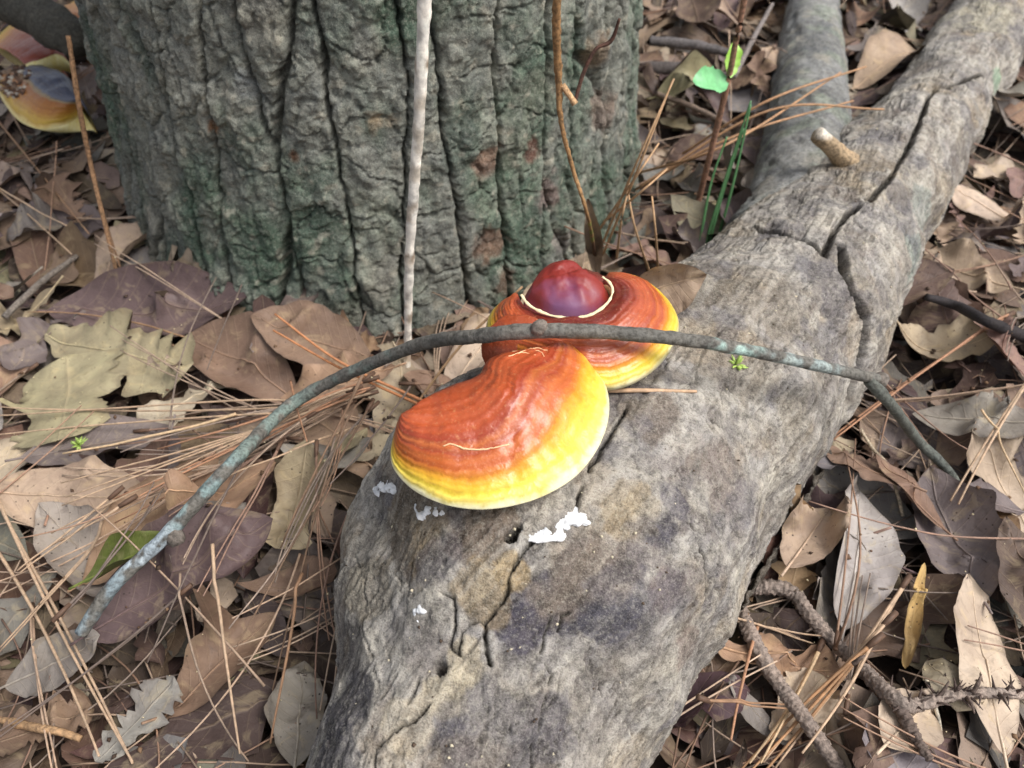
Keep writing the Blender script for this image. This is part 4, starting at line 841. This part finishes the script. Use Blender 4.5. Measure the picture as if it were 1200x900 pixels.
# seedling with two green leaves
sd_ = [at(797, 330, .02), aty(815, 250, .64), aty(835, 170, .64), aty(852, 100, .64), aty(862, 50, .64), aty(872, 0, .64), aty(880, -60, .64)]
o, Q, org = stick('seedling', sd_, [.0031, .003, .0028, .0027, .0025, .0024, .0022], S(156, 118, 96), 'slender red-brown seedling stem with two bright green leaves between trunk and log', 'plant', k=8, n=80, rough=.12)
def green_leaf(pb, pt, w, face, colr):
    d = pt - pb; L = np.linalg.norm(d); d /= L; s = np.cross(d, face); s /= np.linalg.norm(s); nrm = np.cross(s, d)
    x, y, z, U, Vv = leaf_grid(L, w, 'oval', 2.2, 18, 9, cup=.12, arch=.06)
    P = pb + (x[..., None] + L / 2) * d + y[..., None] * s + (z - z[0, 4])[..., None] * nrm
    return mesh_np('leaf', P.reshape(-1, 3) - org, gfaces(18, 9), col=np.broadcast_to(colr, (162, 3)), mat=M_GREEN)
obj('leaf', green_leaf(aty(855, 94, .64), aty(815, 93, .62), .024, np.array([0, -.6, .8]), S(118, 186, 128)), o)
obj('leaf', green_leaf(aty(855, 92, .64), aty(864, 46, .66), .015, np.array([.3, -.7, .6]), S(150, 196, 84)), o)
for k, (a, m_, b) in enumerate([((818, 312), (850, 210), (880, 118)), ((824, 312), (846, 230), (872, 150)), ((816, 312), (832, 220), (852, 160)), ((835, 300), (858, 220), (880, 122))]):
    pts = spline(np.array([at(*a, .02), aty(*m_, .60), aty(*b, .61)]), 30); V, F = tube(pts, np.linspace(.0016, .0008, 30), 6, flat=.35)
    og = pts[0].copy(); tag(obj('grass_blade', mesh_np('grass_blade', V - og, F, col=np.broadcast_to(S(78, 120, 78) * (1 + .1 * k), V.shape), mat=M_GREEN), loc=og), 'green grass blade rising beside the red-brown seedling', 'grass blade', 'green grass blades beside the seedling')
# thorny forked twig
ty = [on(856, 694, .006), on(880, 688, .008), on(925, 692, .008), on(950, 722, .007), on(990, 765, .007), on(1050, 820, .006), on(1075, 826, .006), on(1120, 814, .007), on(1165, 812, .006), on(1215, 815, .006)]
o, Q, org = stick('thorny_twig', ty, [.0046, .0048, .0045, .0042, .004, .0043, .0036, .0031, .0028, .0025], S(150, 136, 126), 'rough forked grey-brown thorny twig lying beside the log', 'twig', k=26, n=420, rough=.34, scale=520)
stick('side_twig', [ty[0] + [.002, 0, 0], on(878, 740, .008), on(905, 790, .007), on(945, 845, .007), on(985, 905, .006), on(1010, 950, .005)], [.0044, .0044, .0042, .004, .0038, .0035], S(146, 132, 122), '', '', k=26, n=320, rough=.3, scale=520, parent=o, org=org)
stick('side_twig', [ty[5], on(1070, 860, .004), on(1090, 890, .003)], [.0034, .0033, .002], S(112, 98, 90), '', '', k=18, n=120, rough=.5, scale=450, parent=o, org=org)
for (a, b) in [((1100, 818), (1112, 798)), ((1140, 812), (1150, 790)), ((1130, 814), (1142, 836)), ((1168, 812), (1180, 826)), ((1000, 778), (1014, 768)), ((958, 735), (944, 741))]:
    pa = on(*a, .006); stick('side_twig', [pa, (pa + at(*b, pa[2] + .006)) / 2 + [0, 0, .002], at(*b, pa[2] + .006)], [.0014, .001, .0004], S(104, 90, 82), '', '', k=7, n=14, parent=o, org=org)
for k in range(44):
    i = int(420 * random.uniform(.5, .99)); p = Q[i, :3]; d = np.array([random.gauss(0, 1), random.gauss(0, 1), abs(random.gauss(0, .8))]); d /= np.linalg.norm(d)
    V, F = tube(np.array([p + d * .002, p + d * .006, p + d * .011 + [0, 0, -.001]]), [.0011, .0007, .0002], 5); obj('thorn', mesh_np('thorn', V - org, F, col=np.broadcast_to(S(92, 78, 72), V.shape), mat=M_TWIG), o)
stick('dark_twig', [on(1085, 348, .003), on(1120, 358, .005), on(1160, 378, .006), on(1215, 400, .006)], [.003, .004, .0045, .005], S(52, 48, 50), 'smooth blackish twig on the litter beside the log', 'twig', k=10, n=50, rough=.12)
stick('dark_branch', [aty(-40, -15, .85), aty(15, 2, .85), aty(50, 22, .83), aty(82, 44, .81), aty(92, 62, .8)], [.024, .023, .022, .02, .012], S(88, 86, 78), 'thick dark grey branch above the bracket fungi beside the trunk', 'branch', k=24, n=70, rough=.12, scale=50)
stick('dead_stalk', [at(140, 333, .03), aty(108, 200, .58), aty(92, 120, .59), aty(80, 42, .6)], [.0016, .0019, .0021, .0019], S(164, 128, 96), 'brown dead stalk leaning upright against the trunk side near the brackets', 'stalk', k=8, n=60, rough=.2)
stick('dead_stalk', [at(146, 330, .03), aty(118, 240, .58), aty(104, 190, .585)], [.001, .0011, .001], S(150, 118, 92), 'thin brown stalk beside the leaning dead stalk at the trunk', 'stalk', k=6, n=40)
stick('wood_peg', [at(392, 520, .03), at(388, 500, .045), at(385, 480, .055)], [.003, .0034, .0034], S(120, 118, 114), 'short grey broken peg beneath the curved twig', 'peg', k=8, n=14)
stick('pale_stem', [at(1002, 492, .03), at(1022, 525, .04), at(1040, 545, .042), at(1052, 580, .04), at(1058, 605, .034)], [.0012, .0013, .0014, .0013, .0012], S(206, 190, 164), 'thin pale kinked stem lying below the side twig', 'stem', k=6, n=40)
stick('pale_stem', [at(1085, 795, .045), at(1098, 835, .04), at(1104, 865, .03)], [.0011, .0012, .001], S(216, 206, 186), 'thin white stem crossing the thorny twig joint', 'stem', k=6, n=20)
stick('broken_stick', [on(-5, 842, .004), on(40, 852, .004), on(72, 858, .004), on(95, 866, .003)], [.0022, .0024, .0022, .0018], S(178, 144, 108), 'short tan broken stick on the crumbled brown leaf', 'stick', k=8, n=30, rough=.3)
# sticks lying in the background litter
for k, (a, b, z, r, cc) in enumerate([((762, 48), (855, 62), .04, .006, (108, 104, 104)), ((760, 80), (850, 92), .04, .008, (92, 86, 84)), ((860, 90), (905, 5), .06, .003, (134, 126, 122)), ((770, 110), (860, 150), .04, .003, (128, 112, 100)), ((20, 265), (120, 240), .03, .003, (128, 122, 116)), ((5, 372), (90, 300), .03, .0028, (124, 116, 108))]):
    pa, pb = at(*a, z), at(*b, z); m_ = (pa + pb) / 2 + [0, 0, .003]
    stick('fallen_stick', [pa, m_, pb], [r, r * 1.05, r * .8], S(*cc), ['thinner of two grey sticks lying behind the trunk edge', 'thicker of two grey sticks lying behind the trunk edge', 'thin grey stick leaning behind the seedling', 'thin brown stick behind the leaning needles', 'thin grey stick at the trunk side near the brackets', 'thin grey stick on the litter left of the purple-brown leaf'][k].replace('left of', 'beside'), 'stick', None, k=10, n=40, rough=.2)
# leaning needles by the right foot of the trunk, and stems across the fork
def lean(pts, label, r=.0012, cc=(186, 152, 116), name='pine_needle', group='pine needles leaning at the trunk foot'):
    P = spline(np.array(pts), 26); V, F = tube(P, np.linspace(r, r * .6, 26), 6); og = P[0].copy()
    return tag(obj(name, mesh_np(name, V - og, F, col=np.broadcast_to(S(*cc), V.shape), mat=M_NEEDLE), loc=og), label, 'pine needle', group)
for a, m_, b in [((700, 300), (742, 200), (790, 92)), ((706, 300), (745, 205), (788, 95)), ((698, 275), (740, 215), (772, 168)), ((705, 262), (745, 230), (782, 198)), ((765, 330), (745, 270), (735, 220)), ((722, 310), (728, 260), (738, 215)), ((772, 330), (768, 270), (764, 230))]:
    lean([at(*a, .03), aty(*m_, .5), aty(*b, .52)], 'tan pine needle leaning up beside the thin vine at the trunk foot')
lean([at(480, 485, .05), aty(540, 405, .4), aty(612, 336, .41)], 'tan needle slanting up from the dry stem to behind the fungi', group=None)
lean([at(500, 472, .06), aty(400, 425, .4), aty(322, 368, .43)], 'upper reddish needle propped on the curved twig', .0014, (190, 130, 90), group='reddish needles propped on the curved twig')
lean([at(495, 476, .06), aty(400, 432, .4), aty(320, 387, .42)], 'lower reddish needle propped on the curved twig', .0013, (182, 124, 84), group='reddish needles propped on the curved twig')
lp = [hit(bvh_log, 712, 462), hit(bvh_log, 760, 462), hit(bvh_log, 815, 463)]
lean([p + np.array([0, 0, .003]) for p in lp], 'pale needle lying on the log at the edge of the fungi', .0014, (196, 164, 134), group=None)
for a, m_, b, z in [((800, 180), (900, 118), (1015, 78), .105), ((745, 222), (860, 160), (1000, 118), .1), ((750, 218), (900, 130), (1036, 128), .108), ((740, 205), (850, 170), (985, 85), .104)]:
    lean([at(*a, .03), at(*m_, z), at(*b, z)], 'long tan needle crossing over the forked log branch', .0015, (176, 138, 104), group='needles crossing the forked branch')
# standing leaves
def free_leaf(pb, pt, w, face, shp, cn, label, **kw):
    d = pt - pb; L = np.linalg.norm(d); d = d / L; s = np.cross(d, face); s /= np.linalg.norm(s); nrm = np.cross(s, d)
    g = leaf_grid(L, w, shp, 8.8, 30, 13, **kw); x, y, z, U, Vv = g
    P = pb + (x[..., None] + L / 2) * d + y[..., None] * s + (z - z[0, 6])[..., None] * nrm
    return make_leaf('fallen_leaf', g, P, cn, 8.8, label, jit=.02)
hq = hit(bvh_log, 800, 372)
free_leaf(at(742, 346, hq[2] + .004), at(828, 322, hq[2] + .022), .036, np.array([.2, -.7, .7]), 'lance', 'tan', 'tan curled leaf sticking out behind the red-brown fungus', cup=.9, roll=-.4, arch=.1)
free_leaf(at(702, 330, .05), aty(692, 252, .45), .014, np.array([0, -1, .2]), 'lance', 'tan', 'narrow tan leaf standing upright at the vine foot', cup=.6)
# ------------------------------------------------------------------ white crust fungi, moss sprigs, crumbs
_su, _sv = np.meshgrid(np.linspace(0, math.pi, 11), np.linspace(0, 2 * math.pi, 14, endpoint=False), indexing='ij')
SPH = np.stack([np.sin(_su) * np.cos(_sv), np.sin(_su) * np.sin(_sv), np.cos(_su)], -1).reshape(-1, 3); SPHF = gfaces(11, 14, True)
def lumps(name, pts, label, cat, group, colr, r0):
    hs_ = [hit(bvh_log, *p) for p in pts]; og = hs_[0].copy(); JJ = Join(); P = spline(np.array(hs_), 5 * len(hs_)) - og
    for p in P:
        for q_ in range(3):
            r = r0 * random.uniform(.45, 1.05); c0 = p + np.array([random.gauss(0, .55), random.gauss(0, .45), .12]) * r0
            V = SPH * r * [1.25, 1.1, .5]; V = V * (1 + .5 * fbm((V + c0 + og) * 300, 3))[:, None] + c0; JJ.add(V, SPHF, colr * random.uniform(.85, 1.05))
    return tag(obj(name, JJ.mesh(name, M_CRUMB), loc=og), label, cat, group)
W_ = S(232, 234, 236)
lumps('white_fungus', [(444, 576), (453, 570), (462, 572)], 'small white fungus lump at the torn corner of the log', 'fungus', 'white fungus crusts on the log', W_, .0024)
lumps('white_fungus', [(490, 596), (496, 606), (508, 598), (524, 598)], 'curled white fungus crust just under the orange cap', 'fungus', 'white fungus crusts on the log', W_, .0022)
lumps('white_fungus', [(626, 628), (645, 624), (655, 610), (668, 604), (680, 612)], 'largest curled white fungus crust beside a crack in the log', 'fungus', 'white fungus crusts on the log', W_, .0032)
lumps('white_fungus', [(490, 722), (492, 715), (499, 712)], 'tiny white fungus dot alone on the bare log', 'fungus', 'white fungus crusts on the log', W_, .0018)
def moss(p, n, r, label):
    JJ = Join(); og = p.copy()
    for k in range(n):
        d = np.array([random.gauss(0, 1), random.gauss(0, 1), abs(random.gauss(.5, .6))]); d /= np.linalg.norm(d)
        V, F = tube(np.array([d * 0, d * r * .5, d * r * random.uniform(.8, 1.2)]), [r * .1, r * .16, r * .03], 5, flat=.5); JJ.add(V, F, S(160, 186, 96) * random.uniform(.8, 1.2))
    tag(obj('moss_sprig', JJ.mesh('moss_sprig', M_GREEN), loc=og), label, 'moss')
moss(hit(bvh_log, 862, 429) + np.array([0, 0, .001]), 22, .007, 'bright green moss sprig on the log below the curved twig')
pm = at(92, 522, .03); pm[2] = hm(pm[:1], pm[1:2])[0]; moss(at(92, 522, pm[2] + .001), 16, .007, 'bright green moss sprig on the broad pale olive leaf')
JC = Join()
ico = np.array([[1, 0, 0], [-1, 0, 0], [0, 1, 0], [0, -1, 0], [0, 0, 1], [0, 0, -1.]]); icf = np.array([[0, 2, 4], [2, 1, 4], [1, 3, 4], [3, 0, 4], [2, 0, 5], [1, 2, 5], [3, 1, 5], [0, 3, 5]])
CV, CF, CC = [], [], []
def crumb(p, r, colr):
    v = ico * r * rng.uniform(.5, 1.3, (6, 3)); a = random.uniform(0, 6.28); ca, sa = math.cos(a), math.sin(a); v = v @ np.array([[ca, -sa, 0], [sa, ca, 0], [0, 0, .7]])
    CF.append(icf + 6 * len(CV)); CV.append(v + p); CC.append(np.broadcast_to(colr, (6, 3)))
for k in range(1500):
    x, y = vis_pt()
    if blocked(x, y): continue
    z = hm(np.array([x]), np.array([y]))[0]; pale = random.random() < .45
    crumb(np.array([x, y, z + .0003]), random.uniform(.0005, .0009) if pale else random.uniform(.0008, .0025), S(222, 208, 170) if pale else S(*random.choice([(96, 74, 58), (120, 96, 74), (70, 56, 46)])))
for k in range(420):
    h = hit(bvh_log, random.uniform(370, 1180), random.uniform(20, 900))
    if h is not None and h[2] > .05: crumb(h + [0, 0, .0016], random.uniform(.0004, .0011), S(206, 196, 170) if random.random() < .6 else S(84, 70, 58))
kind(tag(obj('litter_crumbs', mesh_np('litter_crumbs', np.vstack(CV), np.vstack(CF), col=np.vstack(CC), mat=M_CRUMB)), 'tiny pale and brown crumbs sprinkled over litter and log', 'crumbs'), 'stuff')
print('leaves', n_leaf + len(HERO), 'needles', nb)
